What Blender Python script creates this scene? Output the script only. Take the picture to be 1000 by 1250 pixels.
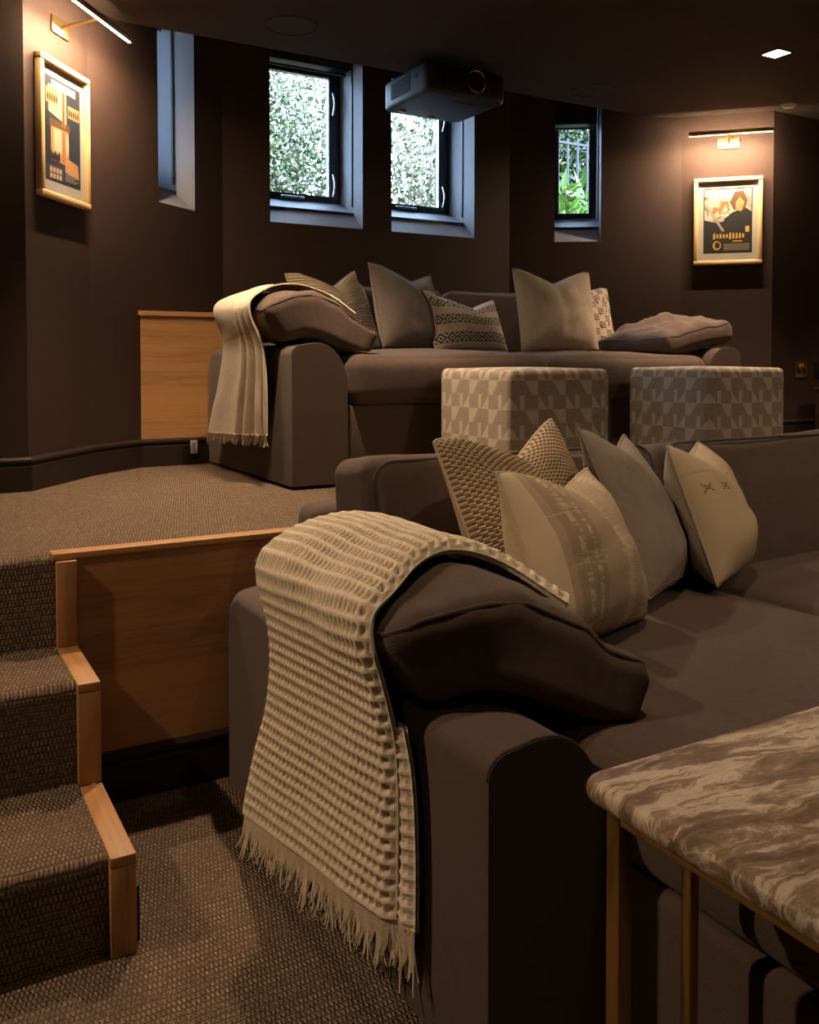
import bpy, bmesh, math, random
import numpy as np
from mathutils import Vector, Matrix, noise

for o in list(bpy.data.objects):
    bpy.data.objects.remove(o, do_unlink=True)
sc = bpy.context.scene
col = sc.collection
PI = math.pi
R = math.radians

# ------------------------------------------------------------------ camera
FPX, YAW, PITCH, HORIZON = 1100.0, R(29.7), R(1.8), 440.0
PYC = HORIZON + FPX * math.tan(PITCH)
CAMZ = 1.03
cam_d = bpy.data.cameras.new('camera')
cam_d.sensor_fit = 'HORIZONTAL'
cam_d.sensor_width = 36.0
cam_d.lens = FPX * 36.0 / 1000.0
cam_d.shift_y = -(625.0 - PYC) / 1000.0
cam_d.clip_start = 0.02
cam = bpy.data.objects.new('camera', cam_d)
cam.location = (0, 0, CAMZ)
cam.rotation_euler = (PI / 2 - PITCH, 0, -YAW)
col.objects.link(cam)
sc.camera = cam

# ------------------------------------------------------------------ view, world, sun
sc.view_settings.view_transform = 'Standard'
sc.view_settings.look = 'None'
sc.view_settings.exposure = 0.0
sc.view_settings.gamma = 1.0
sc.view_settings.use_curve_mapping = False

world = bpy.data.worlds.new('world')
sc.world = world
world.use_nodes = True
wn = world.node_tree
wn.nodes.clear()
wo = wn.nodes.new('ShaderNodeOutputWorld')
wb = wn.nodes.new('ShaderNodeBackground')
wb.inputs['Color'].default_value = (0.50, 0.70, 1.0, 1)
wb.inputs['Strength'].default_value = 18.0
wn.links.new(wb.outputs[0], wo.inputs[0])

sun_d = bpy.data.lights.new('sun', 'SUN')
sun_d.energy = 9.0
sun_d.color = (1.0, 0.95, 0.86)
sun_d.angle = R(1.0)
sun = bpy.data.objects.new('sun', sun_d)
sun.rotation_euler = Vector((0.25, 0.62, -1.0)).to_track_quat('-Z', 'Y').to_euler()
sun.location = (0, 0, 12)
col.objects.link(sun)

WARM = (1.0, 0.69, 0.44)
SPOT_W = 70.0

# ------------------------------------------------------------------ geometry constants
D = 0.59            # platform height
T1, T2 = 0.383, 0.177
ZC = 2.37           # ceiling
ZR = 2.62           # blind pocket above the windows
YR = 3.70           # edge of the ceiling
YD = 2.15           # front of the platform
PTS = dict(L0=(-1.6, 3.26), L1=(0.385, 3.268), L2=(0.648, 3.598), L3=(1.352, 4.15),
           R3=(3.015, 4.15), R2=(3.79, 3.61), R1=(4.12, 3.27), R0=(5.8, 3.27))


def ray(px, py):
    r = Vector((math.cos(YAW), -math.sin(YAW), 0))
    fh = Vector((math.sin(YAW), math.cos(YAW), 0))
    f = fh * math.cos(PITCH) - Vector((0, 0, math.sin(PITCH)))
    u = r.cross(f)
    return r * ((px - 500) / FPX) + f - u * ((py - PYC) / FPX)


def on_z(px, py, z):
    d = ray(px, py)
    return Vector((0, 0, CAMZ)) + d * ((z - CAMZ) / d.z)


def on_wall(px, py, a, b):
    """pixel -> (distance along wall a->b, height)"""
    d = ray(px, py)
    a = Vector((a[0], a[1], 0)); b = Vector((b[0], b[1], 0))
    t = (b - a).normalized()
    n = Vector((-t.y, t.x, 0))
    k = a.dot(n) / d.dot(n)
    p = Vector((0, 0, CAMZ)) + d * k
    return (p - a).dot(t), p.z


# ------------------------------------------------------------------ material helpers
MATS = {}


class NT:
    def __init__(self, name):
        self.m = bpy.data.materials.new(name)
        self.m.use_nodes = True
        self.t = self.m.node_tree
        self.b = self.t.nodes['Principled BSDF']
        MATS[name] = self.m

    def n(self, kind, **kw):
        nd = self.t.nodes.new('ShaderNode' + kind)
        for k, v in kw.items():
            if k in nd.inputs.keys() and not hasattr(nd, k):
                nd.inputs[k].default_value = v
            else:
                setattr(nd, k, v)
        return nd

    def l(self, a, b):
        self.t.links.new(a, b)

    def val(self, x):
        return x

    def math(self, op, a, b=None, c=None, clamp=False):
        nd = self.t.nodes.new('ShaderNodeMath')
        nd.operation = op
        nd.use_clamp = clamp
        for i, v in enumerate((a, b, c)):
            if v is None:
                continue
            if isinstance(v, (int, float)):
                nd.inputs[i].default_value = v
            else:
                self.l(v, nd.inputs[i])
        return nd.outputs[0]

    def coord(self, kind='Object', scale=(1, 1, 1), rot=(0, 0, 0)):
        tc = self.t.nodes.new('ShaderNodeTexCoord')
        mp = self.t.nodes.new('ShaderNodeMapping')
        mp.inputs['Scale'].default_value = scale
        mp.inputs['Rotation'].default_value = rot
        self.l(tc.outputs[kind], mp.inputs['Vector'])
        return mp.outputs[0]

    def noise(self, vec, scale, detail=3.0, rough=0.5, dist=0.0):
        nd = self.t.nodes.new('ShaderNodeTexNoise')
        nd.inputs['Scale'].default_value = scale
        nd.inputs['Detail'].default_value = detail
        nd.inputs['Roughness'].default_value = rough
        nd.inputs['Distortion'].default_value = dist
        self.l(vec, nd.inputs['Vector'])
        return nd.outputs['Fac']

    def ramp(self, fac, stops, interp='LINEAR'):
        nd = self.t.nodes.new('ShaderNodeValToRGB')
        nd.color_ramp.interpolation = interp
        el = nd.color_ramp.elements
        while len(el) < len(stops):
            el.new(0.5)
        for e, (p, c) in zip(el, stops):
            e.position = p
            e.color = (*c, 1) if len(c) == 3 else c
        self.l(fac, nd.inputs[0])
        return nd.outputs[0]

    def mix(self, fac, a, b, blend='MIX'):
        nd = self.t.nodes.new('ShaderNodeMix')
        nd.data_type = 'RGBA'
        nd.blend_type = blend
        for i, v in ((0, fac), (6, a), (7, b)):
            if isinstance(v, (int, float)):
                nd.inputs[i].default_value = v
            elif isinstance(v, tuple):
                nd.inputs[i].default_value = (*v, 1)
            else:
                self.l(v, nd.inputs[i])
        return nd.outputs[2]

    def bump(self, h, strength=0.3, dist=0.002):
        nd = self.t.nodes.new('ShaderNodeBump')
        nd.inputs['Strength'].default_value = strength
        nd.inputs['Distance'].default_value = dist
        self.l(h, nd.inputs['Height'])
        self.l(nd.outputs[0], self.b.inputs['Normal'])

    def base(self, c):
        if isinstance(c, tuple):
            self.b.inputs['Base Color'].default_value = (*c, 1)
        else:
            self.l(c, self.b.inputs['Base Color'])

    def set(self, **kw):
        for k, v in kw.items():
            self.b.inputs[k.replace('_', ' ')].default_value = v


def plain(name, c, rough=0.5, metal=0.0, **kw):
    m = NT(name)
    v = m.coord()
    n = m.noise(v, 30, 2)
    m.base(m.mix(m.math('MULTIPLY', n, 0.25), c, tuple(x * 0.7 for x in c)))
    m.set(Roughness=rough, Metallic=metal)
    for k, x in kw.items():
        m.b.inputs[k.replace('_', ' ')].default_value = x
    return m.m


def emit(name, c, s):
    m = NT(name)
    m.base((0.0, 0.0, 0.0))
    m.b.inputs['Emission Color'].default_value = (*c, 1)
    m.b.inputs['Emission Strength'].default_value = s
    return m.m


# painted walls
def paint(name, c, rough):
    m = NT(name)
    v = m.coord()
    n = m.noise(v, 1.6, 3)
    n2 = m.noise(v, 260, 2)
    m.base(m.mix(n, tuple(x * 0.92 for x in c), tuple(x * 1.08 for x in c)))
    m.set(Roughness=rough)
    m.b.inputs['Specular IOR Level'].default_value = 0.18
    m.bump(n2, 0.10, 0.0006)
    return m.m


paint('wall_paint', (0.042, 0.0260, 0.0208), 0.62)
paint('ceiling_paint', (0.052, 0.038, 0.031), 0.8)
paint('skirting_paint', (0.026, 0.018, 0.015), 0.45)
paint('reveal_daylit', (0.24, 0.24, 0.265), 0.55)  # lighter and bluer than the walls: daylight put into the colour
plain('frame_black', (0.018, 0.018, 0.020), 0.35)
plain('black_plastic', (0.012, 0.012, 0.013), 0.4)
plain('projector_shell', (0.035, 0.034, 0.034), 0.45)
plain('dark_grille', (0.008, 0.008, 0.009), 0.7)
plain('speaker_cloth', (0.035, 0.026, 0.023), 0.85)
plain('white_plastic', (0.6, 0.58, 0.55), 0.4)
plain('chrome', (0.62, 0.63, 0.65), 0.18, 1.0)
plain('brass', (0.62, 0.42, 0.16), 0.30, 1.0)
plain('gilt', (0.80, 0.60, 0.30), 0.42, 0.75)
plain('copper_ring', (0.75, 0.45, 0.30), 0.2, 1.0)
plain('dark_cabinet', (0.030, 0.021, 0.017), 0.4)
plain('mount_card', (0.44, 0.40, 0.35), 0.8)
plain('railing_iron', (0.02, 0.02, 0.022), 0.5)
emit('led_warm', (1.0, 0.70, 0.44), 1200.0)
emit('downlight_glow', (1.0, 0.80, 0.55), 30.0)


def fabric(name, c, wf=900.0, bs=0.35, var=0.25, sheen=0.25, wr=0.0):
    m = NT(name)
    v = m.coord()
    big = m.noise(v, 5, 4, 0.55)
    fine = m.noise(v, wf, 2)
    w1 = m.n('TexWave', wave_type='BANDS', bands_direction='DIAGONAL')
    w1.inputs['Scale'].default_value = wf * 0.22
    w1.inputs['Distortion'].default_value = 1.0
    m.l(v, w1.inputs['Vector'])
    k = m.math('ADD', m.math('MULTIPLY', fine, 0.6), m.math('MULTIPLY', w1.outputs['Fac'], 0.4))
    c1 = m.mix(k, tuple(x * (1 - var) for x in c), tuple(x * (1 + var) for x in c))
    mot = m.noise(v, 70, 4, 0.7)
    c1 = m.mix(m.ramp(mot, [(0.35, (0, 0, 0)), (0.65, (0.5, 0.5, 0.5))]), c1, tuple(x * 0.68 for x in c))
    c2 = m.mix(m.math('MULTIPLY', big, 0.45), c1, tuple(x * 0.66 for x in c))
    m.base(c2)
    m.set(Roughness=0.92)
    m.b.inputs['Sheen Weight'].default_value = sheen
    m.b.inputs['Sheen Roughness'].default_value = 0.5
    m.b.inputs['Specular IOR Level'].default_value = 0.15
    h = k
    if wr:
        wrk = m.noise(m.coord(scale=(1, 1, 0.45)), 16, 3, 0.5, 0.8)
        h = m.math('ADD', m.math('MULTIPLY', k, 0.25), m.math('MULTIPLY', wrk, wr))
    m.bump(h, bs, 0.0015 if not wr else 0.004)
    return m.m


fabric('sofa_cloth', (0.115, 0.082, 0.068), 800, 0.3, 0.22, 0.10)
fabric('sofa_cloth_soft', (0.118, 0.084, 0.069), 800, 0.6, 0.22, 0.10, 1.0)
fabric('sofa_piping', (0.085, 0.070, 0.060), 800, 0.3, 0.2, 0.1)
fabric('taupe_linen', (0.27, 0.225, 0.18), 600, 0.85, 0.2, 0.2, 0.8)
fabric('slate_linen', (0.17, 0.145, 0.125), 600, 0.85, 0.2, 0.2, 0.8)
fabric('cream_linen', (0.50, 0.42, 0.33), 600, 0.85, 0.18, 0.2, 0.7)
fabric('cream_plain', (0.56, 0.47, 0.34), 900, 0.2, 0.1, 0.1)
fabric('throw_wool', (0.82, 0.71, 0.54), 420, 0.4, 0.16, 0.3)
fabric('throw_fine', (0.66, 0.56, 0.42), 700, 0.3, 0.14, 0.3)


def wood(name, axis, c1=(0.42, 0.215, 0.085), c2=(0.20, 0.090, 0.032)):
    m = NT(name)
    s = [14.0, 14.0, 14.0]
    s[axis] = 0.9
    v = m.coord(scale=tuple(s))
    n = m.noise(v, 1.0, 6, 0.6, 0.9)
    s2 = [95.0] * 3
    s2[axis] = 3.0
    v2 = m.coord(scale=tuple(s2))
    n2 = m.noise(v2, 1.0, 4, 0.7)
    k = m.math('ADD', m.math('MULTIPLY', n, 0.65), m.math('MULTIPLY', n2, 0.4))
    m.base(m.ramp(k, [(0.30, c2), (0.52, c1), (0.75, tuple(x * 1.15 for x in c1))]))
    m.set(Roughness=0.48)
    m.bump(k, 0.12, 0.001)
    return m.m


wood('oak_x', 0)
wood('oak_y', 1)
wood('oak_z', 2)
wood('oak_frame', 2, (0.72, 0.50, 0.24), (0.55, 0.34, 0.14))
wood('oak_frame_x', 0, (0.72, 0.50, 0.24), (0.55, 0.34, 0.14))


def carpet(name):
    m = NT(name)
    tc = m.t.nodes.new('ShaderNodeTexCoord')
    sp = m.n('SeparateXYZ')
    m.l(tc.outputs['Object'], sp.inputs[0])
    cb = m.n('CombineXYZ')
    wob = m.noise(tc.outputs['Object'], 9, 2)
    yy = m.math('SUBTRACT', sp.outputs[1], sp.outputs[2])
    yy = m.math('ADD', yy, m.math('MULTIPLY', wob, 0.012))
    m.l(sp.outputs[0], cb.inputs[0])
    m.l(yy, cb.inputs[1])
    # rows of short loops running front to back
    br = m.n('TexBrick', offset=0.5, squash=1.0)
    m.l(cb.outputs[0], br.inputs['Vector'])
    br.inputs['Scale'].default_value = 1.0
    br.inputs['Brick Width'].default_value = 0.0080
    br.inputs['Row Height'].default_value = 0.0140
    br.inputs['Mortar Size'].default_value = 0.0034
    br.inputs['Mortar Smooth'].default_value = 0.8
    br.inputs['Bias'].default_value = 0.0
    br.inputs['Color1'].default_value = (0.30, 0.215, 0.155, 1)
    br.inputs['Color2'].default_value = (0.63, 0.475, 0.345, 1)
    br.inputs['Mortar'].default_value = (0.10, 0.070, 0.050, 1)
    mp = m.n('Mapping')
    mp.inputs['Scale'].default_value = (0.10, 1, 1)
    m.l(cb.outputs[0], mp.inputs['Vector'])
    band_ = m.noise(mp.outputs[0], 30, 3, 0.65)
    band_ = m.ramp(band_, [(0.38, (0.0, 0.0, 0.0)), (0.62, (1.0, 1.0, 1.0))])
    # secondary fine weave that takes over in some rows
    b2 = m.n('TexBrick', offset=0.5, squash=1.0)
    m.l(cb.outputs[0], b2.inputs['Vector'])
    b2.inputs['Scale'].default_value = 1.0
    b2.inputs['Brick Width'].default_value = 0.0060
    b2.inputs['Row Height'].default_value = 0.0070
    b2.inputs['Mortar Size'].default_value = 0.0020
    b2.inputs['Mortar Smooth'].default_value = 1.0
    b2.inputs['Color1'].default_value = (0.21, 0.148, 0.106, 1)
    b2.inputs['Color2'].default_value = (0.43, 0.32, 0.232, 1)
    b2.inputs['Mortar'].default_value = (0.10, 0.070, 0.050, 1)
    c = m.mix(m.math('MULTIPLY', band_, 0.75), br.outputs['Color'], b2.outputs['Color'])
    fz = m.noise(tc.outputs['Object'], 420, 2, 0.7)
    c = m.mix(m.math('MULTIPLY', fz, 0.45), c, (0.17, 0.122, 0.088))
    m.base(c)
    m.set(Roughness=0.95)
    m.b.inputs['Specular IOR Level'].default_value = 0.1
    h = m.math('SUBTRACT', 1.0, br.outputs['Fac'])
    h2 = m.math('SUBTRACT', 1.0, b2.outputs['Fac'])
    h = m.math('ADD', h, m.math('MULTIPLY', h2, 0.5))
    h = m.math('ADD', h, m.math('MULTIPLY', fz, 0.5))
    m.bump(h, 0.9, 0.005)
    return m.m


carpet('carpet')


def marble():
    m = NT('marble')
    v = m.coord(rot=(0, 0, R(8)))
    warp = m.n('TexNoise')
    warp.inputs['Scale'].default_value = 3.2
    warp.inputs['Detail'].default_value = 5
    warp.inputs['Roughness'].default_value = 0.6
    m.l(v, warp.inputs['Vector'])
    sub = m.n('VectorMath', operation='SUBTRACT')
    m.l(warp.outputs['Color'], sub.inputs[0])
    sub.inputs[1].default_value = (0.5, 0.5, 0.5)
    scl = m.n('VectorMath', operation='SCALE')
    m.l(sub.outputs[0], scl.inputs[0])
    scl.inputs['Scale'].default_value = 0.11
    add = m.n('VectorMath', operation='ADD')
    m.l(v, add.inputs[0])
    m.l(scl.outputs[0], add.inputs[1])
    mp = m.n('Mapping')
    mp.inputs['Scale'].default_value = (3.6, 22, 14)
    m.l(add.outputs[0], mp.inputs['Vector'])
    n = m.noise(mp.outputs[0], 1.3, 9, 0.72, 0.7)
    c = m.ramp(n, [(0.28, (0.060, 0.034, 0.017)), (0.42, (0.17, 0.105, 0.058)), (0.50, (0.33, 0.235, 0.15)),
                   (0.545, (0.72, 0.61, 0.47)), (0.60, (0.76, 0.66, 0.52)), (0.66, (0.30, 0.205, 0.125)), (0.78, (0.10, 0.06, 0.032))])
    mp2 = m.n('Mapping')
    mp2.inputs['Scale'].default_value = (10, 60, 30)
    m.l(add.outputs[0], mp2.inputs['Vector'])
    n2 = m.noise(mp2.outputs[0], 1.0, 5, 0.7)
    c = m.mix(m.math('MULTIPLY', n2, 0.65), c, (0.11, 0.072, 0.042))
    m.base(c)
    m.set(Roughness=0.42)
    m.b.inputs['Specular IOR Level'].default_value = 0.3


marble()


def uv(m):
    tc = m.t.nodes.new('ShaderNodeTexCoord')
    sp = m.n('SeparateXYZ')
    m.l(tc.outputs['UV'], sp.inputs[0])
    return tc.outputs['UV'], sp.outputs[0], sp.outputs[1], tc.outputs['Object']


def ottoman_cloth():
    m = NT('ottoman_cloth')
    vec, u, v, ob = uv(m)
    pu, pv = 0.112, 0.094
    fu = m.math('FRACT', m.math('DIVIDE', u, pu))
    fv = m.math('FRACT', m.math('DIVIDE', v, pv))
    rowA = m.math('GREATER_THAN', fv, 0.5)
    va = m.math('MULTIPLY', m.math('SUBTRACT', fv, 0.5), 2.0)
    vb = m.math('MULTIPLY', fv, 2.0)
    # row A: light wedge with slanted side
    ea = m.math('SUBTRACT', 0.80, m.math('MULTIPLY', va, 0.28))
    A = m.math('MULTIPLY', m.math('GREATER_THAN', fu, ea), m.math('LESS_THAN', fu, 1.0))
    # row B: light triangle and light bar
    eb = m.math('MULTIPLY', m.math('SUBTRACT', 1.0, vb), 0.34)
    B1 = m.math('LESS_THAN', fu, eb)
    B2 = m.math('MULTIPLY', m.math('GREATER_THAN', fu, 0.36), m.math('LESS_THAN', fu, 0.52))
    B = m.math('MAXIMUM', B1, B2)
    L = m.math('ADD', m.math('MULTIPLY', rowA, A), m.math('MULTIPLY', m.math('SUBTRACT', 1.0, rowA), B))
    mid = m.math('MULTIPLY', m.math('GREATER_THAN', fu, 0.5), 0.35)
    nz = m.ramp(m.noise(ob, 330, 3, 0.8), [(0.36, (0, 0, 0)), (0.62, (1, 1, 1))])
    dk = m.mix(mid, (0.20, 0.16, 0.12), (0.26, 0.215, 0.165))
    dk = m.mix(m.math('MULTIPLY', nz, 0.85), dk, (0.42, 0.36, 0.285))
    w = m.n('TexWave', wave_type='BANDS', bands_direction='Y')
    w.inputs['Scale'].default_value = 55
    m.l(vec, w.inputs['Vector'])
    lt = m.mix(m.math('MULTIPLY', w.outputs['Fac'], 0.5), (0.52, 0.46, 0.385), (0.40, 0.345, 0.28))
    m.base(m.mix(L, dk, lt))
    m.set(Roughness=0.95)
    m.bump(nz, 0.5, 0.003)


ottoman_cloth()


def band(m, x, a, b):
    return m.math('MULTIPLY', m.math('GREATER_THAN', x, a), m.math('LESS_THAN', x, b))


def lumbar_cloth():
    m = NT('lumbar_cloth')
    vec, u, v, ob = uv(m)      # u,v in 0..1
    n = 3.2
    f = m.math('FRACT', m.math('MULTIPLY', v, n))
    # bands with diamonds (black on cream)
    inb = band(m, f, 0.42, 0.92)
    fu = m.math('ABSOLUTE', m.math('SUBTRACT', m.math('FRACT', m.math('MULTIPLY', u, 9.0)), 0.5))
    fv = m.math('ABSOLUTE', m.math('SUBTRACT', m.math('DIVIDE', m.math('SUBTRACT', f, 0.42), 0.5), 0.5))
    dd = m.math('ADD', fu, fv)
    ring = band(m, dd, 0.34, 0.52)
    dot = m.math('LESS_THAN', dd, 0.14)
    fr = m.math('MAXIMUM', band(m, f, 0.42, 0.455), band(m, f, 0.885, 0.92))
    dash = m.math('GREATER_THAN', m.math('FRACT', m.math('MULTIPLY', u, 36.0)), 0.4)
    tri = m.math('GREATER_THAN', dd, 0.78)
    ink = m.math('MAXIMUM', m.math('MAXIMUM', ring, dot), m.math('MAXIMUM', m.math('MULTIPLY', fr, dash), tri))
    ink = m.math('MULTIPLY', ink, inb)
    pin = m.math('MULTIPLY', m.math('GREATER_THAN', m.math('FRACT', m.math('MULTIPLY', v, 3.2 * 7)), 0.6), 0.35)
    base = m.mix(pin, (0.60, 0.52, 0.42), (0.33, 0.28, 0.22))
    m.base(m.mix(ink, base, (0.020, 0.018, 0.018)))
    m.set(Roughness=0.95)
    m.bump(m.noise(ob, 600, 2), 0.4, 0.0015)


lumbar_cloth()


def geo_cloth():
    m = NT('geo_cloth')
    vec, u, v, ob = uv(m)
    ck = m.n('TexChecker')
    ck.inputs['Scale'].default_value = 9
    m.l(vec, ck.inputs['Vector'])
    st = m.math('GREATER_THAN', m.math('FRACT', m.math('MULTIPLY', v, 28)), 0.45)
    su = m.math('GREATER_THAN', m.math('FRACT', m.math('MULTIPLY', u, 7)), 0.72)
    zz = m.math('ABSOLUTE', m.math('SUBTRACT', m.math('FRACT', m.math('MULTIPLY', u, 10)), 0.5))
    zig = band(m, m.math('FRACT', m.math('ADD', m.math('MULTIPLY', v, 5), zz)), 0.05, 0.30)
    ink = m.math('MAXIMUM', m.math('MULTIPLY', ck.outputs['Fac'], st), m.math('MULTIPLY', su, zig))
    ink = m.math('MULTIPLY', ink, 0.9)
    m.base(m.mix(ink, (0.52, 0.42, 0.33), (0.045, 0.030, 0.032)))
    m.set(Roughness=0.95)
    m.bump(m.math('ADD', st, m.noise(ob, 500, 2)), 0.4, 0.002)


geo_cloth()


def embroidered(name, c, motif):
    m = NT(name)
    vec, u, v, ob = uv(m)
    nz = m.noise(ob, 700, 2)
    base = m.mix(nz, tuple(x * 0.8 for x in c), tuple(x * 1.18 for x in c))
    if motif == 'fringe':
        # ragged pale tufts in vertical bands
        nv = m.noise(m.coord('UV', scale=(3, 95, 1)), 1.0, 3, 0.8)
        off = m.math('MULTIPLY', m.math('SUBTRACT', nv, 0.5), 0.42)
        uu = m.math('ADD', u, off)
        b = m.math('MAXIMUM', band(m, uu, 0.50, 0.60), band(m, uu, 0.74, 0.82))
        nv2 = m.noise(m.coord('UV', scale=(14, 30, 1)), 1.0, 2, 0.7)
        stitch = m.math('MULTIPLY', m.math('GREATER_THAN', nv2, 0.50), m.math('MAXIMUM', band(m, u, 0.18, 0.215), band(m, u, 0.255, 0.28)))
        rows = m.math('MULTIPLY', band(m, m.math('FRACT', m.math('MULTIPLY', v, 3.3)), 0.25, 0.5), band(m, uu, 0.13, 0.34))
        rows = m.math('MULTIPLY', rows, m.math('GREATER_THAN', m.noise(m.coord('UV', scale=(6, 120, 1)), 1.0, 2, 0.7), 0.52))
        k = m.math('MAXIMUM', m.math('MAXIMUM', b, stitch), rows)
        strp = m.math('MULTIPLY', band(m, u, 0.0, 0.09), 1.0)
        darkstripe = m.math('MULTIPLY', band(m, u, 0.13, 0.32), 0.35)
        base = m.mix(darkstripe, base, (0.20, 0.15, 0.10))
        base = m.mix(m.math('MULTIPLY', k, 0.75), base, (0.60, 0.51, 0.37))
        base = m.mix(strp, base, (0.58, 0.49, 0.35))
        m.bump(m.math('ADD', m.math('MULTIPLY', nz, 0.35), m.math('MULTIPLY', k, 0.8)), 0.7, 0.004)
    else:
        fu = m.math('SUBTRACT', m.math('FRACT', m.math('MULTIPLY', u, 5.5)), 0.5)
        fv = m.math('DIVIDE', m.math('SUBTRACT', v, 0.655), 0.14)
        au, av = m.math('ABSOLUTE', fu), m.math('ABSOLUTE', fv)
        cross = m.math('LESS_THAN', m.math('ABSOLUTE', m.math('SUBTRACT', au, av)), 0.07)
        cross = m.math('MULTIPLY', cross, m.math('LESS_THAN', au, 0.20))
        gap = m.math('GREATER_THAN', m.math('FRACT', m.math('MULTIPLY', v, 55)), 0.35)
        cross = m.math('MULTIPLY', cross, gap)
        line = m.math('MULTIPLY', band(m, v, 0.765, 0.785), 0.35)
        base = m.mix(line, base, (0.32, 0.25, 0.17))
        base = m.mix(cross, base, (0.16, 0.085, 0.025))
        m.bump(m.math('ADD', m.math('MULTIPLY', nz, 0.4), m.noise(ob, 14, 3)), 0.5, 0.004)
    m.base(base)
    m.set(Roughness=0.95)


embroidered('tufted_cloth', (0.42, 0.33, 0.235), 'fringe')
embroidered('motif_cloth', (0.50, 0.41, 0.28), 'motif')


def woven():
    m = NT('woven_cloth')
    vec, u, v, ob = uv(m)
    N = 34.0
    fu = m.math('FRACT', m.math('MULTIPLY', u, N))
    ck = m.n('TexChecker')
    ck.inputs['Scale'].default_value = 1
    m.l(m.coord('UV', scale=(44, 66, 1)), ck.inputs['Vector'])
    nz = m.noise(m.coord('UV', scale=(44, 66, 1)), 1.0, 2)
    a = m.mix(nz, (0.42, 0.33, 0.215), (0.62, 0.51, 0.36))
    c = m.mix(m.math('MULTIPLY', ck.outputs['Fac'], 0.9), a, (0.12, 0.082, 0.048))
    m.base(c)
    m.set(Roughness=0.9)


woven()


def ribbed():
    m = NT('ribbed_cloth')
    vec, u, v, ob = uv(m)
    w = m.n('TexWave', wave_type='BANDS', bands_direction='Y')
    w.inputs['Scale'].default_value = 8.5
    w.inputs['Distortion'].default_value = 1.2
    w.inputs['Detail Scale'].default_value = 4
    m.l(vec, w.inputs['Vector'])
    m.base(m.mix(w.outputs['Fac'], (0.36, 0.29, 0.20), (0.58, 0.48, 0.35)))
    m.set(Roughness=0.95)
    m.bump(w.outputs['Fac'], 0.7, 0.006)


ribbed()


def glass():
    m = NT('window_glass')
    t = m.t
    t.nodes.remove(m.b)
    out = t.nodes['Material Output']
    tr = t.nodes.new('ShaderNodeBsdfTransparent')
    tr.inputs[0].default_value = (0.97, 0.985, 0.98, 1)
    gl = t.nodes.new('ShaderNodeBsdfGlossy')
    gl.inputs['Roughness'].default_value = 0.02
    mx = t.nodes.new('ShaderNodeMixShader')
    mx.inputs[0].default_value = 0.03
    m.l(tr.outputs[0], mx.inputs[1])
    m.l(gl.outputs[0], mx.inputs[2])
    m.l(mx.outputs[0], out.inputs[0])


glass()


def leafmat(name, c1, c2):
    m = NT(name)
    oi = m.n('NewGeometry')
    m.base(m.ramp(oi.outputs['Random Per Island'], [(0.0, c1), (1.0, c2)]))
    m.set(Roughness=0.35)
    m.b.inputs['Transmission Weight'].default_value = 0.0
    m.b.inputs['Subsurface Weight'].default_value = 0.0


leafmat('leaf_pale', (0.035, 0.06, 0.012), (0.36, 0.36, 0.24))
leafmat('leaf_mid', (0.012, 0.028, 0.005), (0.09, 0.13, 0.03))
leafmat('leaf_bright', (0.045, 0.11, 0.012), (0.13, 0.22, 0.035))
leafmat('leaf_dark', (0.008, 0.018, 0.007), (0.05, 0.075, 0.045))
plain('bark', (0.22, 0.17, 0.12), 0.9)
plain('soil', (0.10, 0.075, 0.05), 0.95)
plain('render_wall', (0.45, 0.44, 0.42), 0.9)


# ------------------------------------------------------------------ mesh helpers
def tag(o, label=None, cat=None, group=None, kind=None):
    if label: o['label'] = label
    if cat: o['category'] = cat
    if group: o['group'] = group
    if kind: o['kind'] = kind
    return o


def empty(name, loc=(0, 0, 0), rot=(0, 0, 0), label=None, cat=None, group=None, kind=None):
    o = bpy.data.objects.new(name, None)
    o.location = loc
    o.rotation_euler = rot
    o.empty_display_size = 0.1
    col.objects.link(o)
    return tag(o, label, cat, group, kind)


def link(name, me, mat, parent=None, loc=(0, 0, 0), rot=(0, 0, 0)):
    o = bpy.data.objects.new(name, me)
    if mat:
        for mm in (mat if isinstance(mat, (list, tuple)) else [mat]):
            me.materials.append(MATS[mm])
    o.location = loc
    o.rotation_euler = rot
    o.parent = parent
    col.objects.link(o)
    return o


def pymesh(name, verts, faces, smooth=False, uvs=None):
    me = bpy.data.meshes.new(name)
    me.from_pydata([tuple(v) for v in verts], [], [tuple(f) for f in faces])
    me.update()
    if smooth:
        me.polygons.foreach_set('use_smooth', [True] * len(me.polygons))
    if uvs is not None:
        lay = me.uv_layers.new(name='UVMap')
        idx = np.empty(len(me.loops), dtype=np.int32)
        me.loops.foreach_get('vertex_index', idx)
        lay.data.foreach_set('uv', np.asarray(uvs, dtype=np.float32)[idx].ravel())
    return me


def bm_mesh(name, bm, smooth=False, fix=True):
    if fix:
        bmesh.ops.recalc_face_normals(bm, faces=bm.faces[:])
    me = bpy.data.meshes.new(name)
    bm.to_mesh(me)
    bm.free()
    if smooth:
        me.polygons.foreach_set('use_smooth', [True] * len(me.polygons))
        me.set_sharp_from_angle(angle=R(50))
    return me


def add_box(bm, x0, x1, y0, y1, z0, z1, bev=0.0, seg=2):
    vs = [bm.verts.new((x, y, z)) for x in (x0, x1) for y in (y0, y1) for z in (z0, z1)]
    fs = [(0, 1, 3, 2), (4, 6, 7, 5), (0, 4, 5, 1), (2, 3, 7, 6), (0, 2, 6, 4), (1, 5, 7, 3)]
    faces = [bm.faces.new([vs[i] for i in f]) for f in fs]
    if bev > 0:
        es = list({e for f in faces for e in f.edges})
        bmesh.ops.bevel(bm, geom=es, offset=bev, segments=seg, profile=0.5, affect='EDGES')


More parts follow.
